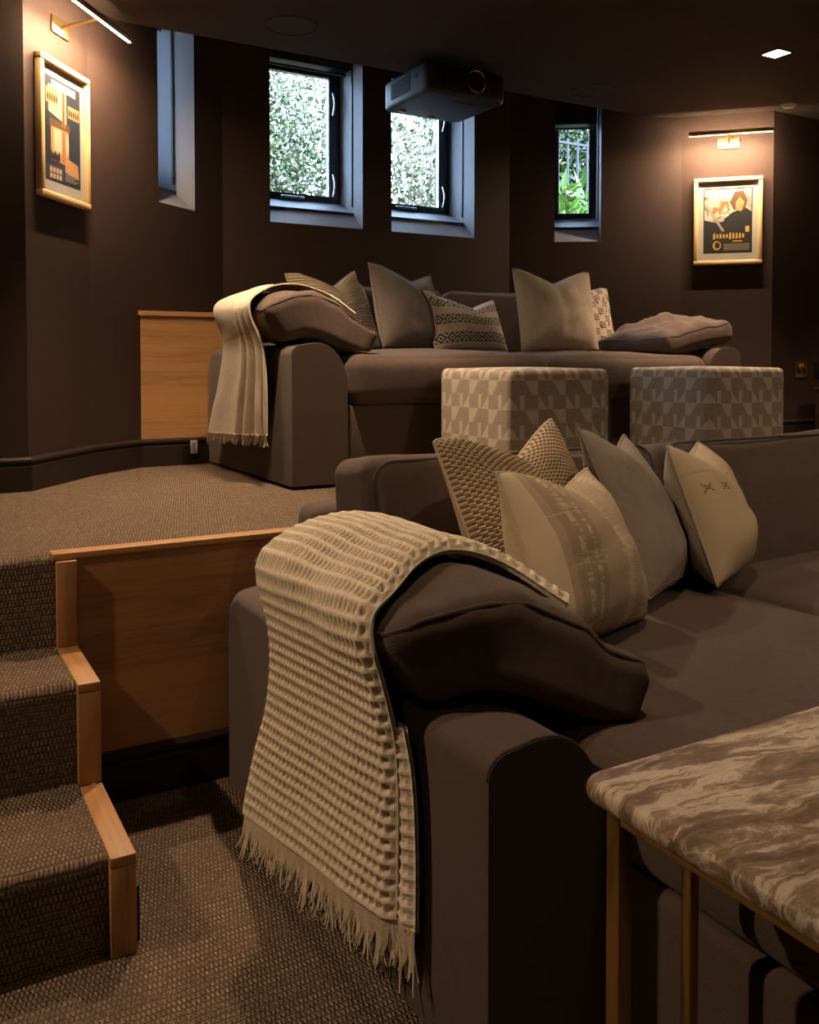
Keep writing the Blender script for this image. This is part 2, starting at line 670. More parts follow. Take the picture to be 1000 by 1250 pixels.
def box_mesh(name, *a, bev=0.0, seg=2):
    bm = bmesh.new()
    add_box(bm, *a, bev=bev, seg=seg)
    return bm_mesh(name, bm, smooth=bev > 0)


def box(name, a, mat, parent=None, bev=0.0, seg=2):
    return link(name, box_mesh(name, *a, bev=bev, seg=seg), mat, parent)


def add_prism(bm, poly, axis, a, b):
    """polygon (2D) extruded along an axis from a to b"""
    def put(p, t):
        q = [p[0], p[1]]
        q.insert(axis, t)
        return bm.verts.new(q)
    lo = [put(p, a) for p in poly]
    hi = [put(p, b) for p in poly]
    n = len(poly)
    bm.faces.new(lo)
    bm.faces.new(hi[::-1])
    for i in range(n):
        bm.faces.new((lo[i], hi[i], hi[(i + 1) % n], lo[(i + 1) % n]))


def prism(name, poly, axis, a, b, mat, parent=None, bev=0.0, seg=2, smooth=False):
    bm = bmesh.new()
    add_prism(bm, poly, axis, a, b)
    if bev:
        bmesh.ops.recalc_face_normals(bm, faces=bm.faces[:])
        bmesh.ops.bevel(bm, geom=bm.edges[:], offset=bev, segments=seg, profile=0.5, affect='EDGES')
    return link(name, bm_mesh(name, bm, smooth=smooth or bev > 0), mat, parent)


def add_tube(bm, pts, r, n=8, closed=False, cap=True):
    pts = [Vector(p) for p in pts]
    m = len(pts)
    rings = []
    up = Vector((0, 0, 1))
    prev = None
    for i, p in enumerate(pts):
        if closed:
            t = pts[(i + 1) % m] - pts[i - 1]
        else:
            t = pts[min(i + 1, m - 1)] - pts[max(i - 1, 0)]
        t.normalize()
        ref = prev if prev is not None else (up if abs(t.z) < 0.9 else Vector((1, 0, 0)))
        a = (ref - t * ref.dot(t))
        if a.length < 1e-5:
            a = t.orthogonal()
        a.normalize()
        prev = a
        b = t.cross(a)
        rr = r[i] if isinstance(r, (list, tuple)) else r
        rings.append([bm.verts.new(p + (a * math.cos(k * 2 * PI / n) + b * math.sin(k * 2 * PI / n)) * rr) for k in range(n)])
    for i in range(m if closed else m - 1):
        A, B = rings[i], rings[(i + 1) % m]
        for k in range(n):
            bm.faces.new((A[k], A[(k + 1) % n], B[(k + 1) % n], B[k]))
    if cap and not closed:
        bm.faces.new(rings[0][::-1])
        bm.faces.new(rings[-1])


def tube(name, pts, r, mat, parent=None, n=8, closed=False):
    bm = bmesh.new()
    add_tube(bm, pts, r, n, closed)
    return link(name, bm_mesh(name, bm, smooth=True), mat, parent)


def lathe(name, prof, mat, parent=None, n=32, loc=(0, 0, 0), rot=(0, 0, 0), cap=True):
    bm = bmesh.new()
    rings = []
    for r, z in prof:
        rings.append([bm.verts.new((r * math.cos(k * 2 * PI / n), r * math.sin(k * 2 * PI / n), z)) for k in range(n)])
    for A, B in zip(rings, rings[1:]):
        for k in range(n):
            bm.faces.new((A[k], A[(k + 1) % n], B[(k + 1) % n], B[k]))
    if cap:
        bm.faces.new(rings[0][::-1])
        bm.faces.new(rings[-1])
    return link(name, bm_mesh(name, bm, smooth=True), mat, parent, loc, rot)


def box_uv(me):
    lay = me.uv_layers.new(name='UVMap')
    for p in me.polygons:
        n = p.normal
        a = max(range(3), key=lambda i: abs(n[i]))
        for li in p.loop_indices:
            c = me.vertices[me.loops[li].vertex_index].co
            lay.data[li].uv = {0: (c.y, c.z), 1: (c.x, c.z), 2: (c.x, c.y)}[a]


def soft_box(name, size, r, puff=(0, 0, 0), n=22, wrinkle=0.0, wscale=6.0, seed=0, warp=None):
    """rounded, slightly inflated box centred at the origin"""
    hx, hy, hz = (s / 2 for s in size)
    bm = bmesh.new()
    ts = [math.sin(PI / 2 * (-1 + 2 * i / n)) for i in range(n + 1)]
    half = Vector((hx, hy, hz))
    cache = {}

    def vert(p):
        key = tuple(round(c, 5) for c in p)
        if key in cache:
            return cache[key]
        q = Vector((p[0] * hx, p[1] * hy, p[2] * hz))
        inn = Vector([max(-(half[i] - r), min(half[i] - r, q[i])) for i in range(3)])
        d = q - inn
        if d.length > 1e-9:
            d = d.normalized() * r
        q = inn + d
        for i in range(3):
            j, k = (i + 1) % 3, (i + 2) % 3
            q[i] += puff[i] * p[i] * (1 - p[j] ** 2) * (1 - p[k] ** 2)
        if wrinkle:
            nv = noise.noise(Vector((q.x * wscale + seed * 7.3, q.y * wscale, q.z * wscale)))
            nv += 0.5 * noise.noise(Vector((q.x * wscale * 2.3 + seed * 3.1, q.y * wscale * 2.3, q.z * wscale * 2.3)))
            dn = Vector((p[0] ** 3, p[1] ** 3, p[2] ** 3))
            if dn.length > 0:
                q += dn.normalized() * nv * wrinkle
        if warp:
            q = warp(q, p)
        v = bm.verts.new(q)
        cache[key] = v
        return v
    for ax in range(3):
        for sg in (-1, 1):
            for i in range(n):
                for j in range(n):
                    quad = []
                    for (a, b) in ((i, j), (i + 1, j), (i + 1, j + 1), (i, j + 1)):
                        p = [ts[a], ts[b]]
                        p.insert(ax, sg)
                        quad.append(vert(tuple(p)))
                    try:
                        bm.faces.new(quad)
                    except ValueError:
                        pass
    me = bm_mesh(name, bm, smooth=False)
    me.polygons.foreach_set('use_smooth', [True] * len(me.polygons))
    return me


def grid_faces(nu, nv, off=0, flip=False):
    i, j = np.meshgrid(np.arange(nu - 1), np.arange(nv - 1), indexing='ij')
    a = off + i * nv + j
    f = np.stack([a, a + nv, a + nv + 1, a + 1], -1).reshape(-1, 4)
    return f[:, ::-1] if flip else f


def np_mesh(name, V, Fq, uvs=None, smooth=True):
    me = bpy.data.meshes.new(name)
    V = np.asarray(V, np.float32)
    Fq = np.asarray(Fq, np.int32)
    me.vertices.add(len(V))
    me.vertices.foreach_set('co', V.ravel())
    me.loops.add(Fq.size)
    me.loops.foreach_set('vertex_index', Fq.ravel())
    me.polygons.add(len(Fq))
    me.polygons.foreach_set('loop_start', np.arange(0, Fq.size, Fq.shape[1], dtype=np.int32))
    me.update(calc_edges=True)
    me.polygons.foreach_set('use_smooth', [smooth] * len(Fq))
    if uvs is not None:
        lay = me.uv_layers.new(name='UVMap')
        lay.data.foreach_set('uv', np.asarray(uvs, np.float32)[Fq.ravel()].ravel())
    me.validate()
    return me


# ------------------------------------------------------------------ room shell
def wall(name, a, b, z0, z1, openings=(), th=0.34, mat='wall_paint'):
    """wall from a to b (room on the right-hand side of a->b seen from above); openings in (s0, s1, z0, z1)"""
    A = Vector((a[0], a[1], 0)); B = Vector((b[0], b[1], 0))
    L = (B - A).length
    t = (B - A).normalized()
    n = Vector((-t.y, t.x, 0))
    ss = sorted({0.0, L, *[o[0] for o in openings], *[o[1] for o in openings]})
    zs = sorted({z0, z1, *[o[2] for o in openings], *[o[3] for o in openings]})
    bm = bmesh.new()
    mats = []

    def P(s, e, z):
        return bm.verts.new(A + t * s + n * e + Vector((0, 0, z)))

    def solid(i, j):
        if i < 0 or j < 0 or i >= len(ss) - 1 or j >= len(zs) - 1:
            return None
        sm, zm = (ss[i] + ss[i + 1]) / 2, (zs[j] + zs[j + 1]) / 2
        return not any(o[0] < sm < o[1] and o[2] < zm < o[3] for o in openings)

    for i in range(len(ss) - 1):
        for j in range(len(zs) - 1):
            if not solid(i, j):
                continue
            s0_, s1_, a0, a1 = ss[i], ss[i + 1], zs[j], zs[j + 1]
            bm.faces.new((P(s0_, 0, a0), P(s1_, 0, a0), P(s1_, 0, a1), P(s0_, 0, a1)))
            bm.faces.new((P(s0_, th, a0), P(s0_, th, a1), P(s1_, th, a1), P(s1_, th, a0)))
            for (di, dj, c1, c2) in ((-1, 0, (s0_, a0), (s0_, a1)), (1, 0, (s1_, a1), (s1_, a0)), (0, -1, (s1_, a0), (s0_, a0)), (0, 1, (s0_, a1), (s1_, a1))):
                k = solid(i + di, j + dj)
                if k is True:
                    continue
                f = bm.faces.new((P(c1[0], 0, c1[1]), P(c2[0], 0, c2[1]), P(c2[0], th, c2[1]), P(c1[0], th, c1[1])))
                if k is False:
                    f.material_index = 1
    bmesh.ops.remove_doubles(bm, verts=bm.verts[:], dist=1e-5)
    o = link(name, bm_mesh(name, bm), [mat, 'reveal_daylit'])
    return tag(o, kind='structure'), (A, t, n, L)


WALL_TOP = 2.75
ceiling_parts = bmesh.new()
# lower ceiling: main room and the bay as far as its edge
poly = [(-1.6, -3.2), (5.8, -3.2), (5.8, 3.5), (4.3, 3.5), (4.05, 3.70), (0.5, 3.70), (0.2, 3.5), (-1.6, 3.5)]
add_prism(ceiling_parts, poly, 2, ZC, ZC + 0.38)
add_prism(ceiling_parts, [(0.4, 3.70), (4.1, 3.70), (4.1, 4.6), (0.4, 4.6)], 2, ZR, ZR + 0.13)
tag(link('ceiling', bm_mesh('ceiling', ceiling_parts), 'ceiling_paint'), kind='structure')

tag(box('floor', (-1.6, 5.8, -3.2, YD + 0.05, -0.1, 0.0), 'carpet'), kind='structure')
bm = bmesh.new()
add_prism(bm, [(-1.6, YD + 0.022), (5.8, YD + 0.022), (5.8, 3.3), (4.15, 3.3), (3.8, 3.65), (3.05, 4.2), (1.3, 4.2), (0.62, 3.62), (0.36, 3.3), (-1.6, 3.3)], 2, -0.1, D)
tag(link('floor_platform', bm_mesh('floor_platform', bm), 'carpet'), kind='structure')

# openings from the photograph, put on each wall plane
def opening(wa, wb, pxl, pxr, py_sill, top):
    s0, z = on_wall(pxl, py_sill, wa, wb)
    s1, _ = on_wall(pxr, py_sill, wa, wb)
    return (s0, s1, z, top)


W_L2 = (PTS['L2'], PTS['L3'])
W_C = (PTS['L3'], PTS['R3'])
W_R2 = (PTS['R3'], PTS['R2'])
op1 = opening(*W_L2, 193.5, 238, 247, 2.60)
op2 = opening(*W_C, 330, 443, 275, 2.60)
op3 = opening(*W_C, 478, 579, 288, 2.60)
op4 = opening(*W_R2, 677, 733.5, 295.5, 2.60)
op1 = (op1[0], op1[1], 1.70, 2.60)
op2 = (op2[0], op2[1], 1.702, 2.60)
op3 = (op3[0], op3[1], 1.702, 2.60)
print('openings', op1, op2, op3, op4)

walls = {}
_, walls['L1'] = wall('wall_bay_left_outer', PTS['L1'], PTS['L2'], 0, WALL_TOP)
_, walls['L2'] = wall('wall_bay_left', *W_L2, 0, WALL_TOP, [op1])
_, walls['C'] = wall('wall_bay_back', *W_C, 0, WALL_TOP, [op2, op3])
_, walls['R2'] = wall('wall_bay_right', *W_R2, 0, WALL_TOP, [op4])
_, walls['R1'] = wall('wall_bay_right_outer', PTS['R2'], PTS['R1'], 0, WALL_TOP)
_, walls['L0'] = wall('wall_back_left', PTS['L0'], PTS['L1'], 0, WALL_TOP, th=0.12)
_, walls['R0'] = wall('wall_back_right', PTS['R1'], PTS['R0'], 0, WALL_TOP, th=0.12)
wall('wall_left', (-1.6, -3.2), (-1.6, 3.26), 0, WALL_TOP, th=0.12)
wall('wall_right', (5.8, 3.27), (5.8, -3.2), 0, WALL_TOP, th=0.12)
wall('wall_front', (5.8, -3.2), (-1.6, -3.2), 0, WALL_TOP, th=0.12)


# moulded skirting on the platform, following the bay
def skirting(name, path, z, h=0.115, mat='skirting_paint'):
    prof = [(0, 0), (0.018, 0), (0.018, h * 0.72), (0.012, h * 0.76), (0.012, h * 0.82), (0.020, h * 0.86), (0.020, h * 0.93), (0.008, h), (0, h)]
    bm = bmesh.new()
    rings = []
    m = len(path)
    for i, p in enumerate(path):
        p = Vector((p[0], p[1], 0))
        d0 = (p - Vector((*path[i - 1], 0))).normalized() if i else None
        d1 = (Vector((*path[i + 1], 0)) - p).normalized() if i < m - 1 else None
        d0 = d0 or d1
        d1 = d1 or d0
        n0, n1 = Vector((d0.y, -d0.x, 0)), Vector((d1.y, -d1.x, 0))
        nn = (n0 + n1).normalized()
        nn = nn / max(0.3, nn.dot(n0))
        rings.append([bm.verts.new(p + nn * a + Vector((0, 0, z + b))) for a, b in prof])
    for A, B in zip(rings, rings[1:]):
        for k in range(len(prof) - 1):
            bm.faces.new((A[k], B[k], B[k + 1], A[k + 1]))
    bm.faces.new(rings[0])
    bm.faces.new(rings[-1][::-1])
    return tag(link(name, bm_mesh(name, bm), mat), kind='structure')


BOXY = 3.775
LB = Vector((*PTS['L2'], 0)).lerp(Vector((*PTS['L3'], 0)), (BOXY - 3.598) / (4.15 - 3.598))
skirting('baseboard_left', [PTS['L0'], PTS['L1'], PTS['L2'], (LB.x - 0.004, BOXY - 0.004), (1.148, BOXY)], D)
skirting('baseboard_right', [(3.45, 3.847), PTS['R2'], PTS['R1'], PTS['R0']], D)

# low oak boxing beside the sofa, in front of the bay wall
ob = empty('oak_boxing', (LB.x, BOXY, D), label='low oak clad boxing against the bay wall beside the raised sofa', cat='low wall')
bm = bmesh.new()
ex = 1.318 - LB.x
tt = (Vector((*PTS['L3'], 0)) - Vector((*PTS['L2'], 0))).normalized()
yb = ex * tt.y / tt.x
add_prism(bm, [(0.004, 0.0), (ex, 0.0), (ex, yb - 0.006)], 2, 0.0, 0.625)
link('cladding_panel', bm_mesh('cladding_panel', bm), 'oak_x', ob)
bm = bmesh.new()
add_prism(bm, [(-0.006, -0.008), (ex, -0.008), (ex, yb - 0.004)], 2, 0.6255, 0.645)
link('top_board', bm_mesh('top_board', bm), 'oak_x', ob)

# platform front: oak panel, edge strip, skirting
pf = empty('platform_front', (0.0, YD, 0), kind='structure')
pf['kind'] = 'structure'
box('front_panel', (0.352, 5.79, 0.0, 0.02, 0.118, D - 0.012), 'oak_x', pf)
box('edge_strip', (0.300, 5.79, -0.004, 0.045, D - 0.0115, D + 0.004), 'oak_x', pf, bev=0.002)
skirting('baseboard_platform', [(0.352, YD), (5.78, YD)], 0.0, 0.118)

# stairs: carpeted steps with oak edging
st = empty('carpeted_stairs', (-0.2, 1.587, 0), label='carpeted steps with oak edging leading up to the platform', cat='stairs')
ox, oy = -0.2, 1.587


def step(name, y0, y1, z0, z1):
    """carpet-covered step with a rounded nosing; profile in (y, z)"""
    r = 0.022
    prof = [(y1, z0), (y0, z0), (y0, z1 - r)]
    for k in range(1, 6):
        a = PI - k * (PI / 2) / 5
        prof.append((y0 + r + r * math.cos(a), z1 - r + r * math.sin(a)))
    prof.append((y1, z1))
    bm = bmesh.new()
    add_prism(bm, prof, 0, -1.4, 0.305)
    bmesh.ops.recalc_face_normals(bm, faces=bm.faces[:])
    me = bpy.data.meshes.new(name)
    bm.to_mesh(me)
    bm.free()
    me.transform(Matrix.Translation((-ox, -oy, 0)))
    o = link(name, me, 'carpet', st)
    return o


step('step', 1.587, 2.15, 0.0, T2)
step('step', 1.89, 2.15, T2, T1)
step('top_riser', 2.15, 2.171, T1, D + 0.001)


def sbox(name, a, mat):
    o = box(name, (a[0] - ox, a[1] - ox, a[2] - oy, a[3] - oy, a[4], a[5]), mat, st, bev=0.0015)
    return o


xa, xb = 0.306, 0.350
sbox('edge_upright', (xa, xb, 2.132, 2.149, T1 + 0.0005, D - 0.0125), 'oak_z')
sbox('edge_tread', (xa, xb, 1.872, 2.149, T1 - 0.018, T1), 'oak_y')
sbox('edge_upright', (xa, xb, 1.872, 1.890, T2 + 0.0005, T1 - 0.0185), 'oak_z')
sbox('edge_tread', (xa, xb, 1.569, 1.871, T2 - 0.018, T2), 'oak_y')
sbox('edge_upright', (xa, xb, 1.569, 1.587, 0.0, T2 - 0.0185), 'oak_z')
sbox('stringer', (xa, xb - 0.004, 1.5875, 2.1485, 0.0, T2 - 0.0185), 'oak_y')
sbox('stringer', (xa, xb - 0.004, 1.8905, 2.1485, T2 + 0.0005, T1 - 0.0185), 'oak_y')
sbox('skirting_end', (xb, xb + 0.012, 1.60, 2.13, 0.0, 0.10), 'skirting_paint')

# ------------------------------------------------------------------ windows
def window(num, wf, op, cass_drop, handles, fs=0.028, q=0.038):
    A, t, n, L = wf
    s0, s1, z0, z1 = op
    w = s1 - s0
    root = empty('window_%d' % num, A + t * s0 + Vector((0, 0, z0)), (0, 0, math.atan2(t.y, t.x)), kind='structure')
    H = z1 - z0
    g = 0.002
    # sloping sill boards
    prism('window_sill', [(0.0, 0.001), (0.100, 0.080), (0.100, 0.001)], 0, g, w - g, 'reveal_daylit', root)
    prism('window_sill', [(0.106, 0.097), (0.262, 0.166), (0.262, 0.001), (0.106, 0.001)], 0, g, w - g, 'reveal_daylit', root)
    box('shade_strip', (g, w - g, 0.1003, 0.1057, 0.001, 0.0965), 'frame_black', root)  # black strip paints the shade between the two sill boards
    # fixed frame
    e0, e1 = 0.265, 0.325
    fb = 0.145
    bm = bmesh.new()
    zt = H - 0.0015
    add_box(bm, g, fs, e0, e1, fb, zt)
    add_box(bm, w - fs, w - g, e0, e1, fb, zt)
    add_box(bm, fs, w - fs, e0, e1, fb, fb + 0.022)
    add_box(bm, fs, w - fs, e0, e1, zt - 0.03, zt)
    link('window_frame', bm_mesh('window_frame', bm), 'frame_black', root)
    # opening sash
    a0, a1 = fs + 0.002, w - fs - 0.002
    b0, b1 = fb + 0.0235, zt - 0.0315
    bm = bmesh.new()
    add_box(bm, a0, a0 + q, e0 - 0.012, e1 - 0.02, b0, b1)
    add_box(bm, a1 - q, a1, e0 - 0.012, e1 - 0.02, b0, b1)
    add_box(bm, a0 + q, a1 - q, e0 - 0.012, e1 - 0.02, b0, b0 + 0.026)
    add_box(bm, a0 + q, a1 - q, e0 - 0.012, e1 - 0.02, b1 - q, b1)
    sash = link('window_sash', bm_mesh('window_sash', bm), 'frame_black', root)
    bm = bmesh.new()
    for (u0, u1, v0, v1) in ((a0 + q, a0 + q + 0.005, b0 + 0.026, b1 - q), (a1 - q - 0.005, a1 - q, b0 + 0.026, b1 - q),
                             (a0 + q, a1 - q, b0 + 0.026, b0 + 0.031), (a0 + q, a1 - q, b1 - q - 0.005, b1 - q)):
        add_box(bm, u0, u1, e0 - 0.006, e0 + 0.018, v0, v1)
    link('glazing_bead', bm_mesh('glazing_bead', bm), 'chrome', sash)
    box('pane', (a0 + q + 0.001, a1 - q - 0.001, e0 + 0.010, e0 + 0.014, b0 + 0.027, b1 - q - 0.001), 'window_glass', sash)
    # bead in the side reveals
    for xx in (0.0, w):
        sg = 1 if xx == 0 else -1
        x0_, x1_ = sorted((xx + sg * 0.001, xx + sg * 0.007))
        box('reveal_bead', (x0_, x1_, 0.112, 0.122, 0.13, H - 0.01), 'frame_black', root)
    # roller blind in its pocket
    zb = H - cass_drop
    box('blind_cassette', (g + 0.008, w - g - 0.008, 0.13, 0.21, zb, H - 0.004), 'frame_black', root)
    tube('blind_bar', [(g + 0.012, 0.17, zb - 0.016), (w - g - 0.012, 0.17, zb - 0.016)], 0.007, 'projector_shell', root)
    # furniture
    for hz in handles:
        hx = a1 - q / 2
        bm = bmesh.new()
        pts = []
        for k in range(9):
            u = k / 8
            pts.append((hx - 0.004, e0 - 0.020 - 0.022 * math.sin(PI * u), b0 + hz + 0.115 * u))
        add_tube(bm, pts, 0.0055, 8)
        link('handle', bm_mesh('handle', bm, True), 'chrome', root)
        box('handle_plate', (hx - 0.009, hx + 0.012, e0 - 0.019, e0 - 0.0122, b0 + hz + 0.065, b0 + hz + 0.125), 'frame_black', root, bev=0.002)
    if handles:
        bm = bmesh.new()
        add_box(bm, w * 0.30, w * 0.56, e0 - 0.030, e0 - 0.0125, b0 + 0.001, b0 + 0.014, bev=0.003)
        link('stay_bar', bm_mesh('stay_bar', bm, True), 'chrome', root)
    return root


window(1, walls['L2'], op1, 0.06, ())
window(2, walls['C'], op2, 0.06, (0.03, 0.46))
window(3, walls['C'], op3, 0.06, (0.03, 0.46))
window(4, walls['R2'], op4, 0.22, (), 0.012, 0.022)

# ------------------------------------------------------------------ downlights, speakers, detector
def downlight(x, y, power, label, angle=92, aim=(0, 0)):
    root = empty('downlight', (x, y, ZC), label=label, cat='ceiling light', group='square ceiling downlights')
    s = 0.05
    bm = bmesh.new()
    for (a, b, c, d) in ((-s, s, -s, -s + 0.008), (-s, s, s - 0.008, s), (-s, -s + 0.008, -s + 0.008, s - 0.008), (s - 0.008, s, -s + 0.008, s - 0.008)):
        add_box(bm, a, b, c, d, -0.004, -0.0002)
    link('trim', bm_mesh('trim', bm), 'ceiling_paint', root)
    box('lamp_face', (-s + 0.009, s - 0.009, -s + 0.009, s - 0.009, -0.0030, -0.0004), 'downlight_glow', root)
    ld = bpy.data.lights.new('downlight_beam', 'SPOT')
    ld.energy = power
    ld.color = WARM
    ld.spot_size = R(angle)
    ld.spot_blend = 0.75
    ld.shadow_soft_size = 0.03
    lo = bpy.data.objects.new('downlight_beam', ld)
    lo.location = (0, 0, -0.012)
    lo.rotation_euler = Vector((aim[0], aim[1], -1)).to_track_quat('-Z', 'Y').to_euler()
    lo.parent = root
    col.objects.link(lo)


downlight(3.36, 2.66, SPOT_W * 2.3, 'lit square downlight in the ceiling above the patterned ottomans')
downlight(1.10, 2.66, SPOT_W * 2.5, 'lit square downlight in the ceiling above the raised sofa arm')
downlight(2.05, -0.45, SPOT_W * 0.8, 'added unseen fill downlight in the ceiling in front of the lower sofa', 58, (0.02, 1.30))  # unseen fill lamp added to brighten the ottoman and cushion fronts
downlight(1.15, 0.95, SPOT_W * 0.58, 'lit square downlight in the ceiling above the marble table', 88, (0.25, 0.0))
downlight(5.10, 2.40, SPOT_W * 1.6, 'lit square downlight in the ceiling above the dark side cabinet')
downlight(3.36, 0.95, SPOT_W * 0.9, 'lit square downlight in the ceiling above the lower sofa', 112)
downlight(-1.28, 1.80, SPOT_W * 2.35, 'lit square downlight in the ceiling above the stairs', 68, (0.55, -0.16))
downlight(-0.60, 0.30, SPOT_W * 0.15, 'lit square downlight in the ceiling before the foot of the stairs', 110)


def ceiling_speaker(px, py, label):
    p = on_z(px, py, ZC)
    root = empty('ceiling_speaker', p, label=label, cat='speaker', group='round speakers flush in the ceiling')
    lathe('bezel', [(0.100, -0.0002), (0.108, -0.0002), (0.110, -0.002), (0.107, -0.005), (0.100, -0.005), (0.100, -0.0002)], 'ceiling_paint', root, 48, cap=False)
    lathe('grille', [(0.0995, -0.0005), (0.0995, -0.003), (0.05, -0.004), (0.002, -0.0042)], 'speaker_cloth', root, 48)


ceiling_speaker(356, 31, 'round ceiling speaker in front of the window with two handles')
ceiling_speaker(725, 110, 'round ceiling speaker beside the narrow window with green leaves')

p = on_z(963, 127, ZC)
root = empty('smoke_detector', (p.x, min(p.y, 3.2), ZC), label='small white round detector on the ceiling near the framed poster', cat='detector')
lathe('base', [(0.040, -0.0002), (0.040, -0.008), (0.036, -0.011)], 'white_plastic', root, 32)
lathe('cap', [(0.030, -0.0112), (0.029, -0.017), (0.012, -0.020)], 'white_plastic', root, 32)

# ------------------------------------------------------------------ projector
X0, X1, Y0, Y1, Z0, Z1 = 2.005, 2.43, 3.365, 3.775, 2.195, 2.325
pj = empty('projector', ((X0 + X1) / 2, (Y0 + Y1) / 2, Z0), label='black video projector hung from the ceiling in front of the window', cat='projector')
hw, hd, hh = (X1 - X0) / 2, (Y1 - Y0) / 2, Z1 - Z0
bm = bmesh.new()
add_box(bm, -hw, hw, -hd, hd, 0, hh)
bmesh.ops.recalc_face_normals(bm, faces=bm.faces[:])
bmesh.ops.bevel(bm, geom=[e for e in bm.edges if abs(e.verts[0].co.z - e.verts[1].co.z) > 0.05], offset=0.045, segments=5, profile=0.5, affect='EDGES')
bmesh.ops.bevel(bm, geom=[e for e in bm.edges if abs(e.verts[0].co.z - e.verts[1].co.z) < 0.001 and abs(e.calc_face_angle(0) - PI / 2) < 0.4], offset=0.018, segments=4, profile=0.5, affect='EDGES')
link('body', bm_mesh('body', bm, True), 'projector_shell', pj)
# lens barrel on the front face
lx = 0.035
rx = (PI / 2, 0, 0)
lathe('lens_barrel', [(0.055, 0.0), (0.055, 0.012), (0.047, 0.016), (0.047, 0.004), (0.02, 0.002)], 'black_plastic', pj, 40, (lx, -hd + 0.0005, 0.068), rx, cap=False)
lathe('lens_ring', [(0.0468, 0.0145), (0.0492, 0.0165), (0.0470, 0.0180), (0.0452, 0.0165), (0.0468, 0.0145)], 'copper_ring', pj, 40, (lx, -hd + 0.0005, 0.068), rx, cap=False)
lathe('lens_glass', [(0.044, 0.005), (0.03, 0.010), (0.01, 0.012), (0.001, 0.0122)], 'dark_grille', pj, 40, (lx, -hd + 0.0005, 0.068), rx)
for k in range(9):
    o = box('vent_slat', (-hw + 0.055 + k * 0.011, -hw + 0.060 + k * 0.011, -hd - 0.003, -hd + 0.002, 0.035, 0.105), 'dark_grille', pj)
box('front_vent', (hw - 0.10, hw - 0.05, -hd - 0.003, -hd + 0.002, 0.03, 0.105), 'dark_grille', pj, bev=0.002)
bm = bmesh.new()
for k in range(9):
    zz = 0.034 + k * 0.0085
    add_box(bm, -hw - 0.002, -hw + 0.003, -0.06, 0.115, zz, zz + 0.0045)
o = link('side_vent', bm_mesh('side_vent', bm), 'dark_grille', pj)
o['kind'] = 'stuff'
lathe('side_lamp', [(0.009, 0.0), (0.009, 0.003), (0.003, 0.004)], 'dark_grille', pj, 20, (-hw + 0.001, -0.115, 0.085), (0, -PI / 2, 0))
for (fx, fy) in ((-hw + 0.07, hd - 0.07), (hw - 0.18, hd - 0.05)):
    box('foot', (fx - 0.018, fx + 0.018, fy - 0.009, fy + 0.009, -0.006, 0.001), 'white_plastic', pj, bev=0.003)
box('rating_label', (-0.02, 0.09, -hd + 0.07, -hd + 0.11, -0.0012, 0.0005), 'speaker_cloth', pj)
box('mount_plate', (-0.10, 0.10, -0.10, 0.10, hh - 0.001, hh + 0.010), 'black_plastic', pj)
box('mount_arm', (-0.03, 0.03, -0.03, 0.03, hh + 0.010, ZC - Z0), 'black_plastic', pj)
tube('power_cable', [(-0.06, 0.12, hh), (-0.075, 0.13, hh + 0.02), (-0.05, 0.14, hh + 0.035), (-0.03, 0.10, ZC - Z0)], 0.004, 'black_plastic', pj)


# loose blind cables in the pocket
def cable(px, py, wf, label, s):
    sA = on_wall(px, py, *s)
    A, t, n, L = wf
    p = A + t * sA[0] - n * 0.012
    z = 2.50
    pts = []
    for k in range(13):
        u = k / 12
        pts.append(p + t * (u * 0.13 - 0.03) - n * (0.02 * math.sin(PI * u)) + Vector((0, 0, z + 0.10 - 0.085 * math.sin(PI * u) - 0.02 * u)))
    o = tube('blind_cable', pts, 0.003, 'white_plastic')
    tag(o, label, 'cable', 'loose cables above the windows')


cable(684, 124, walls['R2'], 'loose white cable hanging above the narrow window with green leaves', W_R2)
cable(203, 34, walls['L2'], 'loose white cable hanging above the window next to the bar light', W_L2)

# ------------------------------------------------------------------ framed posters and picture lights
def flat_mat(name, c, rough=0.6):
    return plain(name, c, rough)


for nm, c in dict(pr_navy=(0.022, 0.024, 0.040), pr_black=(0.012, 0.011, 0.012), pr_tan=(0.50, 0.25, 0.10), pr_sand=(0.62, 0.45, 0.30),
                  pr_brown=(0.13, 0.062, 0.028), pr_white=(0.72, 0.68, 0.62), pr_grey=(0.30, 0.27, 0.22), pr_gold=(0.60, 0.33, 0.06),
                  pr_rust=(0.35, 0.14, 0.05), pr_slate=(0.06, 0.07, 0.10)).items():
    flat_mat(nm, c)


def misty():
    m = NT('pr_mist')
    v = m.coord()
    n = m.noise(v, 14, 5, 0.65, 0.6)
    m.base(m.ramp(n, [(0.32, (0.06, 0.055, 0.045)), (0.5, (0.42, 0.39, 0.32)), (0.7, (0.70, 0.66, 0.57))]))
    m.set(Roughness=0.6)


misty()


